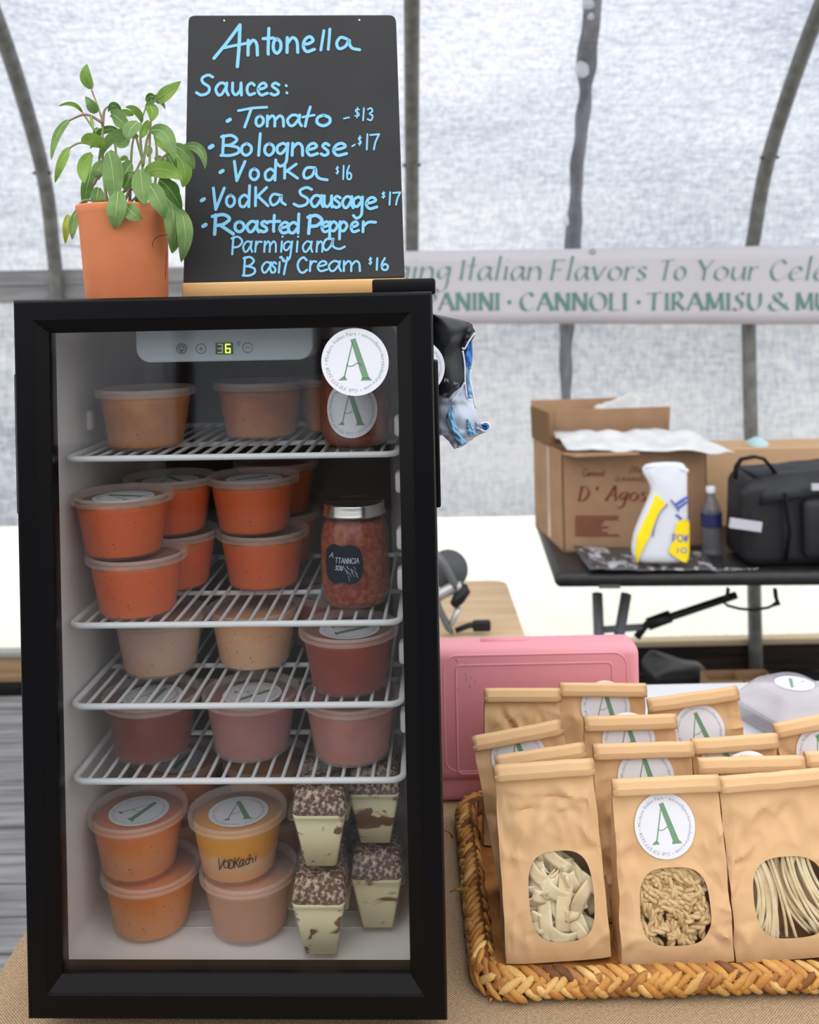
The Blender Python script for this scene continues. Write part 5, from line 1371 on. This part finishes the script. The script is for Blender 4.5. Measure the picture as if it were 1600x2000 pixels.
# ------------------------------------------------------------------ black package hanging at the fridge's right side
m_pk = mat('matt_black_film', srgb(48, 49, 52), .45, .4, c2=srgb(36, 37, 40), nscale=10)
m_pw = mat('pale_film', srgb(204, 210, 226), .35, .5, mixalpha=.85); m_pb = mat('blue_film', srgb(40, 112, 184), .35, .5); m_pb2 = mat('sky_blue_film', srgb(128, 178, 214), .35, .5)
HD = 1.20
hg = empty('torn_package', at(850, 760, HD)); tag(hg, 'torn black plastic package with blue and white film hanging beside the fridge door', 'package')
def Hh(px, py, d=0): return at(px, py, HD + d) - hg.location
def zh(x, y): return (800 + x / 5.333, 580 + y / 5.333)
def sheetH(name, left, right, m, nd=10, bulge=.012, seed=0, parent=hg, d0=0.0):
    """film between two outlines given top to bottom as crop pixels"""
    Lq = cat_rom(left, 5); Rq = cat_rom(right, 5); K = 30; mb = MB()
    def samp(q, t): i = t * (len(q) - 1); a = int(min(i, len(q) - 2)); return q[a].lerp(q[a + 1], i - a)
    def fn(i, j):
        a, b = samp(Lq, j), samp(Rq, j); p = a.lerp(b, i)
        return Hh(*zh(p.x, p.y), d0 - bulge * math.sin(PI * i) + .006 * noise.noise(Vector((i * 4, j * 6, seed))))
    mb.grid(fn, nd, K); return mb.build(name, m, hg, solid=.0012)
sheetH('black_film', [(222, 178), (222, 420), (230, 700), (250, 1000), (295, 1015)], [(260, 185), (600, 262), (655, 330), (575, 480), (580, 880), (430, 1055)], m_pk, bulge=.02, seed=2)
sheetH('film_fold', [(530, 300), (535, 440), (545, 540)], [(600, 262), (682, 372), (590, 540)], m_pk, 6, .004, 4, d0=-.006)
sheetH('blue_film', [(680, 375), (600, 520), (565, 580), (572, 720)], [(684, 380), (650, 440), (655, 600), (640, 725)], m_pb, 6, .004, 5, d0=-.002)
sheetH('sky_blue_film', [(570, 715), (575, 900), (600, 1010), (600, 1060)], [(640, 720), (625, 850), (650, 980), (655, 1050)], m_pb2, 6, .004, 6, d0=-.001)
sheetH('pale_film', [(300, 1015), (300, 1100), (295, 1300), (300, 1440)], [(575, 880), (600, 1050), (690, 1160), (740, 1390), (690, 1450)], m_pw, 10, .012, 7)
sheetH('pale_film', [(295, 1400), (380, 1470), (470, 1580)], [(640, 1400), (690, 1450), (540, 1560)], m_pw, 8, .004, 8, d0=.002)
sheetH('pale_film', [(690, 1290), (690, 1380), (690, 1450)], [(740, 1350), (790, 1400), (760, 1415)], m_pw, 6, .004, 8)
sheetH('sky_blue_film', [(435, 1130), (390, 1250), (430, 1400), (520, 1550)], [(460, 1130), (480, 1300), (540, 1440), (610, 1520)], m_pb2, 6, .004, 9, d0=-.014)
sheetH('sky_blue_film', [(600, 1270), (595, 1350), (610, 1440)], [(610, 1275), (660, 1360), (690, 1440)], m_pb2, 5, .002, 10, d0=-.014)
sheetH('blue_film', [(735, 1325), (750, 1340), (775, 1380), (790, 1400)], [(800, 1308), (835, 1340), (830, 1370), (800, 1400)], m_pb, 6, .004, 11, d0=-.002)
mb = MB()
for q in ([(680, 375), (620, 460), (575, 540), (548, 530)], [(555, 560), (575, 700), (580, 880), (600, 1060)], [(735, 1325), (800, 1308), (838, 1350), (800, 1400), (740, 1380)], [(440, 1090), (520, 980), (575, 890)], [(640, 760), (630, 860), (660, 1000), (688, 1160)]):
    mb.tube([Hh(*zh(p.x, p.y), -.014) for p in cat_rom(q, 5)], .0011, 6)
mb.build('film_edge', mat('white_film_edge', srgb(226, 228, 244), .4, .4), hg)
# white logo sticker, mostly hidden behind the door
stc = Hh(822, 717.5, -.024); mb = MB(); sticker_into(mb, .0155 * 2, lambda x, y, l: stc + Vector((max(.0155, x * .93), -.0006 * l - .008 + x * .35, y * 1.02)))
mb.build('sticker', stk_mats(), hg)
mb = MB()
tx = 'safe Certified'; x_ = 0
for ch in reversed(tx):
    vv, ff, wd = font_char(ch) if ch != ' ' else ([], [], .3); s_ = 13
    if vv: mb.add([Hh(*(lambda X, Y: (868 + X * .96, 738 + X * .36 + Y))(x_ + (wd - p.x) * s_ * .62, p.y * s_), -.0225) for p in vv], ff, 0, False)
    x_ += wd * s_ * .62
    if x_ > 33: break
mb.build('lettering', mat('grey_lettering', srgb(176, 178, 182), .6), hg)
# wire hook that carries the package from the fridge's side
mb = MB(); mb.tube([Hh(850, 630), Hh(845, 624, .01), Hh(841, 620, .016)], .002, 6); mb.build('tape_tab', m_pk, hg)

# ================================================================== PINK CASE
m_pink = mat('pink_plastic', srgb(216, 142, 152), .45, .35)
KD = 1.50; K1 = at(1252, 1300, KD).x; K0 = .0; kz0 = at(900, 1533, KD).z; kz1 = at(1100, 1262, KD).z
kc = empty('pink_case', Vector(((K0 + K1) / 2, KD + .031, TABZ))); tag(kc, 'pink hard plastic case standing upright behind the paper bags', 'case')
kw = K1 - K0; kh = kz1 - TABZ; kb = kz0 - TABZ
mb = MB(); mb.rbox((0, 0, (kh + kb) / 2), (kw, .062, kh - kb), .018, 6); mb.build('shell', m_pink, kc)
mb = MB(); mb.rbox((-.004, .0, kb / 2 + .012), (kw - .05, .05, kb + .024), .012, 3); mb.build('base', m_pink, kc)
def frame_ridge(x0, x1, z0, z1, r, rad):
    pts = []
    for cx_, cz_, a0 in ((x1 - r, z1 - r, 0), (x0 + r, z1 - r, 90), (x0 + r, z0 + r, 180), (x1 - r, z0 + r, 270)):
        for q in range(9): a = math.radians(a0 + 90 * q / 8); pts.append((cx_ + r * math.cos(a), -.0300, cz_ + r * math.sin(a)))
    mb = MB(); mb.tube(pts, rad, 8, closed=True); mb.build('raised_ridge', m_pink, kc)
def kp(px, py): p = at(px, py, KD) - kc.location; return p.x, p.z
x0, z1 = kp(866, 1282); x1, _ = kp(1224, 1282); frame_ridge(x0, x1, kb + .02, z1, .02, .0017)
x0, z1 = kp(890, 1300); x1, _ = kp(1196, 1302); _, z0 = kp(900, 1512); frame_ridge(x0, x1, z0, z1, .008, .0021)
mb = MB(); random.seed(2)
for px, py in ((890, 1287), (912, 1295), (908, 1315), (920, 1322), (910, 1325), (928, 1330), (895, 1345), (916, 1337)):
    ribbon(mb, [(px, py), (px + random.uniform(-4, 5), py + random.uniform(2, 7))], 1.2, lambda x, y: at(x, y, KD - .0005) - kc.location)
mb.build('pen_mark', mat('blue_pen', srgb(96, 110, 170), .7), kc)
mb = MB(); mb.tube([(-.07, 0, kh - .004), (-.07, 0, kh + .0), (.0, 0, kh + .0), (.0, 0, kh - .004)], .004, 6); mb.build('handle', m_pink, kc)

# ================================================================== BASKET
bx0, bx1, by0, by1 = .054, .74, 1.072, 1.487
m_straw = [mat('straw_a', srgb(190, 138, 70), .55, .35, c2=srgb(166, 112, 50), nscale=30, stretch=(1, 1, 1), bump=.4, bscale=300),
           mat('straw_b', srgb(166, 112, 54), .55, .35, c2=srgb(138, 88, 40), nscale=40, bump=.4, bscale=300),
           mat('straw_c', srgb(208, 168, 104), .55, .35, c2=srgb(180, 136, 74), nscale=40, bump=.4, bscale=300),
           mat('straw_d', srgb(120, 74, 36), .6, .3, c2=srgb(90, 54, 28), nscale=40, bump=.4, bscale=300)]
bk = empty('woven_basket', ((bx0 + bx1) / 2, (by0 + by1) / 2, TABZ)); tag(bk, 'shallow woven straw basket tray with braided rim holding the pasta bags', 'basket')
RH = .044
def rect_path(x0, x1, y0, y1, r):
    pts = []
    for cx_, cy_, a0 in ((x1 - r, y0 + r, 270), (x1 - r, y1 - r, 0), (x0 + r, y1 - r, 90), (x0 + r, y0 + r, 180)):
        for q in range(9): a = math.radians(a0 + 90 * q / 8); pts.append(Vector((cx_ + r * math.cos(a), cy_ + r * math.sin(a), 0)))
    pts.append(pts[0]); out = [(pts[0], 0)]; s = 0
    for a, b in zip(pts, pts[1:]): s += (b - a).length; out.append((b, s))
    return out, s
RP, RLN = rect_path(bx0 + .012, bx1 - .012, by0 + .012, by1 - .012, .035)
def rp(s):
    s %= RLN
    for (a, sa), (b, sb) in zip(RP, RP[1:]):
        if sa <= s <= sb: t = (s - sa) / max(sb - sa, 1e-9); return a.lerp(b, t), (b - a).normalized()
    return RP[0][0], (RP[1][0] - RP[0][0]).normalized()
random.seed(8)
BM = MB(); step = .0122; nst = int(RLN / step)
def lens(c, ax, nr, L_, Wd_, Tk, m):
    """a plump strand segment: axis ax, outward nr"""
    sd = ax.cross(nr).normalized(); vs = []; nu, nvv = 7, 8
    for i in range(nu + 1):
        t = i / nu * 2 - 1; pr = max(.0, 1 - abs(t) ** 2.6) ** .6
        for k in range(nvv):
            a = 2 * PI * k / nvv; vs.append(c + ax * (L_ / 2 * t) + sd * (Wd_ / 2 * pr * math.cos(a)) + nr * (Tk / 2 * pr * math.sin(a) - .0014 * t * t * 2))
    BM.add(vs, [(i * nvv + k, i * nvv + (k + 1) % nvv, (i + 1) * nvv + (k + 1) % nvv, (i + 1) * nvv + k) for i in range(nu) for k in range(nvv)], m)
for q in range(nst):
    s = q * RLN / nst; p, d = rp(s); out = Vector((d.y, -d.x, 0))
    up = Vector((0, 0, 1))
    j = lambda a: random.uniform(-a, a)
    mi = lambda: random.choices((0, 1, 2, 3), (5, 3, 2.2, .25))[0]
    for row, (zc_, oo, sl, nrm) in enumerate(((.0275, .004, -1, (up * .85 + out * .5)), (.0200, .0110, 1, (out * .95 + up * .3)), (.0120, .0112, -1, (out * .95 - up * .2)))):
        nrm = nrm.normalized(); pl = nrm.cross(d).normalized()
        if pl.z < 0 and row in (1, 2): pl = -pl
        if row == 0: pl = (pl if pl.dot(out) < 0 else -pl)
        ax = (d * .80 + pl * (.62 * sl) + nrm * j(.06)).normalized()
        c = p + out * (oo + j(.0012)) + up * (zc_ + j(.0012)) + d * (j(.002) + row * step * .5)
        lens(c - bk.location + Vector((0, 0, TABZ)), ax, nrm, .0315 + j(.004), .0096 + j(.0014), .0074, mi())
BM.build('braided_rim', m_straw, bk)
mb = MB()
core = [rp(RLN * k / 120)[0] - bk.location + Vector((0, 0, TABZ + .0165)) for k in range(120)]
mb.tube(core, .0100, 10, m=0, closed=True, flat=1.35); mb.build('rim_core', m_straw[3], bk)
# inner wall of twisted straw and the base
mb = MB(); random.seed(4)
for q in range(150):
    s = RLN * q / 150; p, d = rp(s); inn = Vector((-d.y, d.x, 0))
    for r in range(2):
        p2, _ = rp(s + random.uniform(-.02, .02))
        a = p - bk.location + Vector((0, 0, TABZ)) + inn * .009 + Vector((0, 0, .025)); b = p2 - bk.location + Vector((0, 0, TABZ)) + inn * (.013 + random.uniform(0, .003)) + Vector((0, 0, .004))
        mb.tube([a, a.lerp(b, .5) + inn * random.uniform(0, .004), b], random.uniform(.0015, .003), 6, m=random.choice((0, 1, 1, 3)))
mb.build('woven_side', m_straw, bk)
mb = MB(); mb.box((0, 0, .004), (bx1 - bx0 - .03, by1 - by0 - .03, .006)); mb.build('woven_base', m_straw[1], bk)
mb = MB(); random.seed(9)
for (px, py, dx, dy) in ((885, 1635, -18, -14), (900, 1738, -22, 4), (958, 1958, -2, 40), (985, 1955, 14, 32), (980, 1968, 20, 22), (1135, 1985, -6, 12), (1290, 1968, 30, 24)):
    a = at(px, py, 1.078 if py > 1900 else (1.30 if py < 1700 else 1.21)); b = at(px + dx, py + dy, 1.074 if py > 1900 else (1.30 if py < 1700 else 1.21)); b.z = max(b.z, TABZ + .002); a.z = max(a.z, TABZ + .003)
    mb.tube([a - bk.location, (a + b) / 2 - bk.location + Vector((.002, 0, .002)), b - bk.location], [.0022, .0016, .0005], 6, m=1)
mb.build('loose_straw', m_straw, bk)

# ================================================================== KRAFT PASTA BAGS
m_kr = mat('kraft_paper', srgb(214, 176, 132), .75, .2, c2=srgb(207, 167, 123), nscale=7, ndet=5, bump=.06, bscale=60)
m_film = glass_mat('window_film', (.97, .97, .98, 1), 1.35, .12, 1.7)
BGZ = TABZ + .0085
class Bag:
    def __init__(self, W, T, H, seed, win=None, top=.97):
        self.W, self.T, self.H, self.s, self.win, self.top = W, T, H, seed, win, top; self.stk = None
        rnd = random.Random(seed)
        self.cr = [(rnd.uniform(-1, 1), rnd.uniform(.1, .95), rnd.uniform(-1.2, 1.2), rnd.uniform(.15, .5), rnd.choice((-1, 1, 1)) * rnd.uniform(.0018, .0052)) for _ in range(20)]
    def t(self, v): return self.T / 2 * (1 - max(0, v - .18) ** 1.25 / (.82 ** 1.25) * .93) if v > .18 else self.T / 2
    def w(self, v): return self.W / 2 * (1.02 - .02 * v) * (self.top + (1 - self.top) * (1 - v)) + .001 * noise.noise(Vector((v * 6, self.s, 0)))
    def wr(self, u, v):
        k = min(1, v * 8) * min(1, (1 - v) * 7 + .1)
        if self.stk: k *= min(1, max(.06, (math.hypot((u - self.stk[0]) * self.W / 2, (v - self.stk[1]) * self.H) - .028) / .020))
        d = .0040 * noise.noise(Vector((u * 1.3, v * 2.6, self.s))) - .0085 * abs(noise.noise(Vector((u * 1.5 + v, v * 3.2 - u * .6, self.s + 9)))) - .0045 * abs(noise.noise(Vector((u * 3.1 - v * 2, v * 5 + u, self.s + 19)))) + .003
        for cu, cv, an, ln, am in self.cr:
            du, dv_ = (u - cu) * .06, (v - cv) * .22
            x = du * math.cos(an) + dv_ * math.sin(an); y = -du * math.sin(an) + dv_ * math.cos(an)
            d += am * math.exp(-abs(y) / .0045) * math.exp(-(x / (ln * .1)) ** 2)
        if self.win:
            uc, vc, uw, vw = self.win; f = ((u - uc) / (uw * 1.35)) ** 2 + ((v - vc) / (vw * 1.3)) ** 2
            k *= min(1, max(.12, (f - .5)))
        return d * k
    def front(self, u, v, o=0.0):
        e = 1 - abs(u) ** 5 * .10
        return Vector((u * self.w(v), -self.t(v) * e - self.wr(u, v) - o, v * self.H))
    def back(self, u, v): return Vector((u * self.w(v), self.t(v) * (1 - abs(u) ** 5 * .1) + .6 * self.wr(-u, v * .97), v * self.H))
    def outline(self, n=64):
        uc, vc, uw, vw = self.win; out = []
        for k in range(n):
            a = 2 * PI * k / n + PI / 4 * 0; c_, s_ = math.cos(a), math.sin(a); q = (abs(c_) ** 3.0 + abs(s_) ** 3.0) ** (-1 / 3.0)
            out.append((uc + uw * c_ * q, vc + vw * s_ * q * (1 if s_ < 0 else .98)))
        return out
    def body(self, parent):
        mb = MB()
        if self.win:
            n = 128; wo_ = self.outline(n); uc, vc, uw, vw = self.win; K = 26; rings = []
            def rectpt(a):
                c_, s_ = math.cos(a), math.sin(a)
                # point on the panel's edge along the direction, mapped in u,v
                du, dv_ = c_ * uw, s_ * vw; ts = []
                if du > 1e-9: ts.append((1 - uc) / du)
                if du < -1e-9: ts.append((-1 - uc) / du)
                if dv_ > 1e-9: ts.append((1 - vc) / dv_)
                if dv_ < -1e-9: ts.append((0 - vc) / dv_)
                t = min(ts); return (uc + du * t, vc + dv_ * t)
            ang = [2 * PI * k / n for k in range(n)]
            R = [rectpt(a) for a in ang]
            # snap nearest samples to the corners
            for cu, cv in ((1, 1), (-1, 1), (-1, 0), (1, 0)):
                k = min(range(n), key=lambda i: (R[i][0] - cu) ** 2 + ((R[i][1] - cv) * 2) ** 2); R[k] = (cu, cv)
            for q in range(K + 1):
                t = (q / K) ** 1.2; rings.append([self.front(a[0] + (b[0] - a[0]) * t, a[1] + (b[1] - a[1]) * t) for a, b in zip(wo_, R)])
            mb.add([p for r in rings for p in r], [(j * n + i, j * n + (i + 1) % n, (j + 1) * n + (i + 1) % n, (j + 1) * n + i) for j in range(K) for i in range(n)])
        else: mb.grid(lambda i, j: self.front(i * 2 - 1, j), 40, 60)
        mb.grid(lambda i, j: self.back(i * 2 - 1, j), 14, 24, flip=True)
        for sg_ in (-1, 1):
            def side(i, j):
                a, b = self.front(sg_, j), self.back(sg_, j); p = a.lerp(b, i)
                g = (.001 + .022 * min(1, j * 1.3) ** 1.2) * (1 - abs(2 * i - 1)) + .0015 * noise.noise(Vector((i * 3, j * 7, self.s + sg_)))
                p.x -= sg_ * g; return p
            mb.grid(side, 6, 24, flip=(sg_ > 0))
        mb.grid(lambda i, j: self.front(i * 2 - 1, 0).lerp(self.back(i * 2 - 1, 0), j), 6, 4)
        mb.build('paper_body', m_kr, parent, autos=.7)
        # rolled top: a flattened roll with its loose lip
        mb = MB(); rh = .0175
        def roll(i, j):
            a = 2 * PI * j; x = (i * 2 - 1) * (self.w(1) + .0010)
            z = self.H + rh / 2 - .001 + rh / 2 * math.copysign(abs(math.sin(a)) ** .35, math.sin(a)) + .0008 * noise.noise(Vector((i * 5, self.s, 2)))
            y = -.0060 - .0050 * math.copysign(abs(math.cos(a)) ** .5, math.cos(a)) - (.0022 if math.cos(a) > 0 and math.sin(a) < .2 else 0) - .0006 * noise.noise(Vector((i * 7, j * 2, self.s)))
            return Vector((x, y, z))
        mb.grid(roll, 16, 20)
        k = 17
        for e_ in (0, 16): mb.f.append([j * 17 + e_ for j in range(20)]); mb.mi.append(0); mb.sm.append(False)
        mb.build('rolled_top', m_kr, parent)
        if self.win:
            mb = MB(); wo_ = self.outline(64); uc, vc, uw, vw = self.win; vs = [self.front(uc, vc, -.0012)]
            for q in range(1, 9):
                for a in wo_: vs.append(self.front(uc + (a[0] - uc) * 1.03 * q / 8, vc + (a[1] - vc) * 1.03 * q / 8, -.0012) + Vector((0, .0012 * noise.noise(Vector((a[0] * 3 * q, a[1] * 8 * q, self.s))), 0)))
            n = 64
            mb.add(vs, [(0, 1 + k_, 1 + (k_ + 1) % n) for k_ in range(n)] + [(1 + q * n + k_, 1 + (q + 1) * n + k_, 1 + (q + 1) * n + (k_ + 1) % n, 1 + q * n + (k_ + 1) % n) for q in range(7) for k_ in range(n)])
            mb.build('window', m_film, parent)
    def sticker(self, parent, u, v, R, rot):
        mb = MB()
        def fn(x, y, l):
            return self.front(u + x / self.w(v), v + y / self.H, .0016 + .0003 * l)
        sticker_into(mb, R, fn, rot); mb.build('sticker', stk_mats(), parent)

def place_bag(pxl, pxr, py_top, D, bot, label, seed, win=None, stick=None, yaw=0.0, tilt=0.0, lean=0.0, T=.046, wk=1.0):
    """bag whose rolled top spans pxl..pxr at height py_top, standing in the basket"""
    a, b = at(pxl, py_top, D), at(pxr, py_top, D)
    W_ = (b.x - a.x) * wk / math.cos(yaw); ztop = (a.z + b.z) / 2; H = ztop - BGZ - .0165
    cx_ = (a.x + b.x) / 2
    if bot is not None: lean = math.atan2(cx_ - at(bot, 1890, D - .03).x, H)
    base = Vector((cx_ - math.sin(lean + tilt) * H, D, BGZ + abs(math.sin(tilt + lean)) * W_ / 2))
    t = empty('pasta_bag', base, rot=Euler((0, lean + tilt, yaw), 'XYZ')); tag(t, label, 'paper bag', 'kraft paper pasta bags in the basket')
    B = Bag(W_, T, H, seed, win)
    if stick:
        spx, spy, srot, R = stick
        p = at(spx, spy, D - .02); loc = Matrix.Rotation(-(lean + tilt), 3, 'Y') @ (p - base)
        v = loc.z / H; B.stk = (loc.x / B.w(v), v)
    B.body(t)
    if stick: B.sticker(t, loc.x / B.w(v), v, R, srot)
    return t, B
SR = .0350
bag1, B1_ = place_bag(963, 1160, 1488, 1.152, 1093, 'front left kraft bag with wide ribbon pasta in its window and no sticker', 3, win=(.14, .355, .63, .245), T=.056)
bag2, B2_ = place_bag(1192, 1403, 1516, 1.143, 1327, 'front middle kraft bag with twisted pasta in its window and a full sticker', 14, win=(-.0, .345, .635, .225), stick=(1303, 1621, .03, SR), T=.056)
bag3, B3_ = place_bag(1400, 1612, 1510, 1.146, 1552, 'front right kraft bag with long strand pasta in its window', 25, win=(.06, .365, .66, .235), T=.056)
place_bag(966, 1145, 1468, 1.195, None, 'kraft bag squeezed directly behind the front left bag, only its roll showing', 36, tilt=-.13, T=.024)
place_bag(922, 1102, 1429, 1.250, None, 'kraft bag at the left basket side with a tilted roll and half covered sticker', 47, stick=(1016, 1490, -.1, SR), tilt=-.17)
place_bag(944, 1094, 1343, 1.390, None, 'plain kraft bag at the back left, beside the pink case, without sticker', 58, tilt=.02)
place_bag(1090, 1261, 1334, 1.405, None, 'rearmost kraft bag with a sticker, in front of the pink case corner', 69, stick=(1187, 1388, 0, SR), tilt=.03)
place_bag(1138, 1320, 1395, 1.300, None, 'kraft bag in the third row with a half hidden sticker, behind the middle bags', 80, stick=(1233, 1456, 0, SR), tilt=-.01)
place_bag(1155, 1352, 1448, 1.220, None, 'kraft bag directly behind the front middle bag, upper half of sticker showing', 91, stick=(1267, 1528, 0, SR), tilt=-.01)
place_bag(1262, 1442, 1358, 1.362, None, 'kraft bag beside the clear clamshell with a nearly whole sticker', 102, stick=(1371, 1434, 0, SR), tilt=-.10, lean=-.02)
place_bag(1348, 1516, 1438, 1.236, None, 'kraft bag between the clamshell bag and the front row, thin sliver of sticker', 113, stick=(1428, 1510, 0, SR), tilt=-.05)
place_bag(1358, 1567, 1474, 1.193, None, 'kraft bag directly behind the front right bag, sticker almost hidden', 124, stick=(1472, 1538, 0, SR), tilt=.0, T=.024)
place_bag(1508, 1690, 1404, 1.288, None, 'kraft bag at the right picture edge below the clamshell, tilted roll', 135, stick=(1615, 1480, 0, SR), tilt=-.13, lean=-.05)
place_bag(1566, 1760, 1462, 1.205, None, 'kraft bag cut by the right picture edge, level roll, behind the front right bag', 146, tilt=-.02)

# ------------------------------------------------------------------ pasta behind the three windows
m_pa = mat('dry_pasta', srgb(214, 184, 134), .5, .35, c2=srgb(200, 168, 118), nscale=60)
m_pa2 = mat('pale_dry_pasta', srgb(244, 228, 190), .5, .35, c2=srgb(232, 212, 168), nscale=50, transl=.12)
def put(name, data, root, loc, rot, label, group, cat):
    o = bpy.data.objects.new(name, data); COL.objects.link(o)
    m = Matrix.Translation(root.location) @ root.rotation_euler.to_matrix().to_4x4() @ Matrix.Translation(loc) @ rot.to_matrix().to_4x4()
    o.matrix_world = m; return tag(o, label, cat, group)
def win_spot(B, rnd, k, dmin, dmax):
    uc, vc, uw, vw = B.win
    while True:
        a, b = rnd.uniform(-1.05, 1.05), rnd.uniform(-1.05, 1.05)
        if abs(a) ** 3 + abs(b) ** 3 < 1.15: break
    return B.front(uc + uw * a, vc + vw * b, -rnd.uniform(dmin, dmax))
def sideways(B, pts):
    m = 0
    for p in pts:
        lim = B.w(max(0, min(1, p.z / B.H))) - .006
        if abs(p.x) > lim and abs(p.x) - lim > abs(m): m = -math.copysign(abs(p.x) - lim, p.x)
    return m
def inside(B, root_pts):
    """how far a piece has to move back to stay behind the paper and the film"""
    m = 0
    for p in root_pts:
        u = max(-1, min(1, p.x / B.w(max(0, min(1, p.z / B.H))))); v = max(0, min(1, p.z / B.H)); m = max(m, B.front(u, v).y + .0022 - p.y)
    return m
# gemelli
gd = []
for s_ in range(4):
    mb = MB(); L_ = .030 + .003 * s_
    for ph_ in (0, PI):
        path = []
        for q in range(22):
            t = q / 21; a = ph_ + t * PI * 3.0 + s_; path.append(((t - .5) * L_, .0021 * math.cos(a) + .0030 * (s_ - 1.5) * (t - .5) ** 2 * 4, .0021 * math.sin(a)))
        mb.tube(path, .0025, 8)
    o = mb.build('twisted_pasta', m_pa); gd.append(o.data); bpy.data.objects.remove(o)
rnd = random.Random(21)
for k in range(105):
    p = win_spot(B2_, rnd, k, .006, .009) if k < 70 else win_spot(B2_, rnd, k, .011, .019)
    e_ = Euler((rnd.uniform(0, 6), rnd.gauss(0.1, .75), rnd.uniform(-.3, .3))); R_ = e_.to_matrix()
    p.x += sideways(B2_, [p + R_ @ vv.co for vv in gd[k % 4].vertices[:]])
    p.y += inside(B2_, [p + R_ @ vv.co for vv in gd[k % 4].vertices[:]])
    put('twisted_pasta', gd[k % 4], bag2, p, e_, 'twisted pasta piece behind the window of the front middle bag', 'twisted pasta in the front middle bag', 'pasta')
# wide ribbons
rnd = random.Random(33)
for k in range(30):
    p = win_spot(B1_, rnd, k, .004, .008) if k < 24 else win_spot(B1_, rnd, k, .010, .020)
    L_ = rnd.uniform(.05, .085); w_ = rnd.uniform(.013, .019); cu, tw, ph_ = rnd.uniform(.15, .9), rnd.uniform(-1.3, 1.3), rnd.uniform(0, 6)
    mb = MB()
    def rib(i, j):
        t = j - .5; x = t * L_; z = 0; b_ = .0060 * math.sin(ph_ + t * 13 * cu); a = tw * t
        return Vector((x, b_ + (i - .5) * w_ * math.sin(a) * .45, (i - .5) * w_ * math.cos(a) + .013 * cu * math.sin(t * 5 + ph_)))
    mb.grid(rib, 4, 14); o = mb.build('ribbon_pasta', m_pa2, solid=.0008); d = o.data
    o.rotation_mode = 'XYZ'
    rt_ = Euler((rnd.uniform(-.25, .25), rnd.gauss(.9, .7), rnd.uniform(-.2, .2)))
    R_ = rt_.to_matrix(); p.x += sideways(B1_, [p + R_ @ vv.co for vv in d.vertices[:]]); p.y += inside(B1_, [p + R_ @ vv.co for vv in d.vertices[:]])
    o.matrix_world = Matrix.Translation(bag1.location) @ bag1.rotation_euler.to_matrix().to_4x4() @ Matrix.Translation(p) @ rt_.to_matrix().to_4x4()
    tag(o, 'wide flat pasta ribbon behind the window of the front left bag', 'pasta', 'ribbon pasta in the front left bag')
# long strands
rnd = random.Random(44)
uc, vc, uw, vw = B3_.win
for k in range(66):
    lay = .0045 + (k % 5) * .0032; a = rnd.uniform(-1.25, 1.25); bend = rnd.gauss(.55, .28); mb = MB(); path = []
    for q in range(20):
        t = q / 19 * 2 - 1; uu = a * .75 + bend * ((t - .2) ** 2) * (-.55 if a < -.3 else .65) - t * (.28 + .18 * a); vv = vc - vw * t * 1.12 * (-1)
        uu = uc + uw * uu
        if abs((uu - uc) / uw) > 1.15: continue
        path.append(B3_.front(max(-.97, min(.97, uu)), vv, -lay - .001 * math.sin(t * 3 + a * 5)))
    if len(path) < 4: continue
    mb.tube(path, .0019, 8); o = mb.build('strand_pasta', m_pa2)
    o.matrix_world = Matrix.Translation(bag3.location) @ bag3.rotation_euler.to_matrix().to_4x4()
    tag(o, 'long pasta strand behind the window of the front right bag', 'pasta', 'strand pasta in the front right bag')

# ------------------------------------------------------------------ clamshell with pastries on the white table
m_cl = mat('cloudy_clear_plastic', srgb(206, 200, 206), .2, .6, mixalpha=.5)
cD = 1.76; cc_ = at(1545, 1400, cD); cs = empty('clamshell_box', Vector((cc_.x, cD, TABZ - .0045)), .35); tag(cs, 'cloudy clear plastic clamshell box with a round sticker on the white table', 'clamshell')
hw = .076; zt = at(1530, 1336, cD).z - cs.location.z
zm = zt * .52
mb = sqloft([(hw * .82, 0, .012), (hw * .86, .003, .014), (hw * .97, zm - .006, .02), (hw * 1.04, zm - .004, .02), (hw * 1.04, zm, .02)], 8); mb.build('base', m_cl, cs)
mb = sqloft([(hw * 1.05, zm + .0005, .02), (hw * 1.05, zm + .004, .02), (hw * .97, zm + .006, .022), (hw * .80, zt - .012, .03), (hw * .70, zt - .003, .03), (hw * .66, zt, .03)], 8)
for i, p in enumerate(mb.v):
    if p.z > zm + .006 and p.z < zt - .004: mb.v[i] = Vector((p.x * (1 + .012 * math.sin(i * 2.1)), p.y * (1 + .012 * math.sin(i * 2.1)), p.z))
mb.build('lid', m_cl, cs)
o = flat_sticker(.0335, 2.2, 'sticker', cs, (.006, -.004, zt + .0016))
m_past = mat('pale_pastry', srgb(216, 170, 134), .7, .2, c2=srgb(228, 196, 164), nscale=40)
for k, (x, y_) in enumerate(((-.024, -.022), (.024, -.02), (0, .024))):
    mb = MB(); mb.tube([(-.022, 0, 0), (-.014, 0, .002), (.014, 0, .002), (.022, 0, 0)], [.009, .016, .016, .009], 14)
    o = mb.build('pastry_roll', m_past); R_ = Matrix.Rotation(.35, 3, 'Z'); o.location = cs.location + R_ @ Vector((x, y_, .0195)); o.rotation_euler = (0, 0, .35 + (.4, -.3, 1.2)[k])
    tag(o, ('pale pastry roll at the front left inside the cloudy clamshell', 'pale pastry roll at the front right inside the cloudy clamshell', 'pale pastry roll at the back inside the cloudy clamshell')[k], 'pastry', 'pastry rolls in the clamshell')
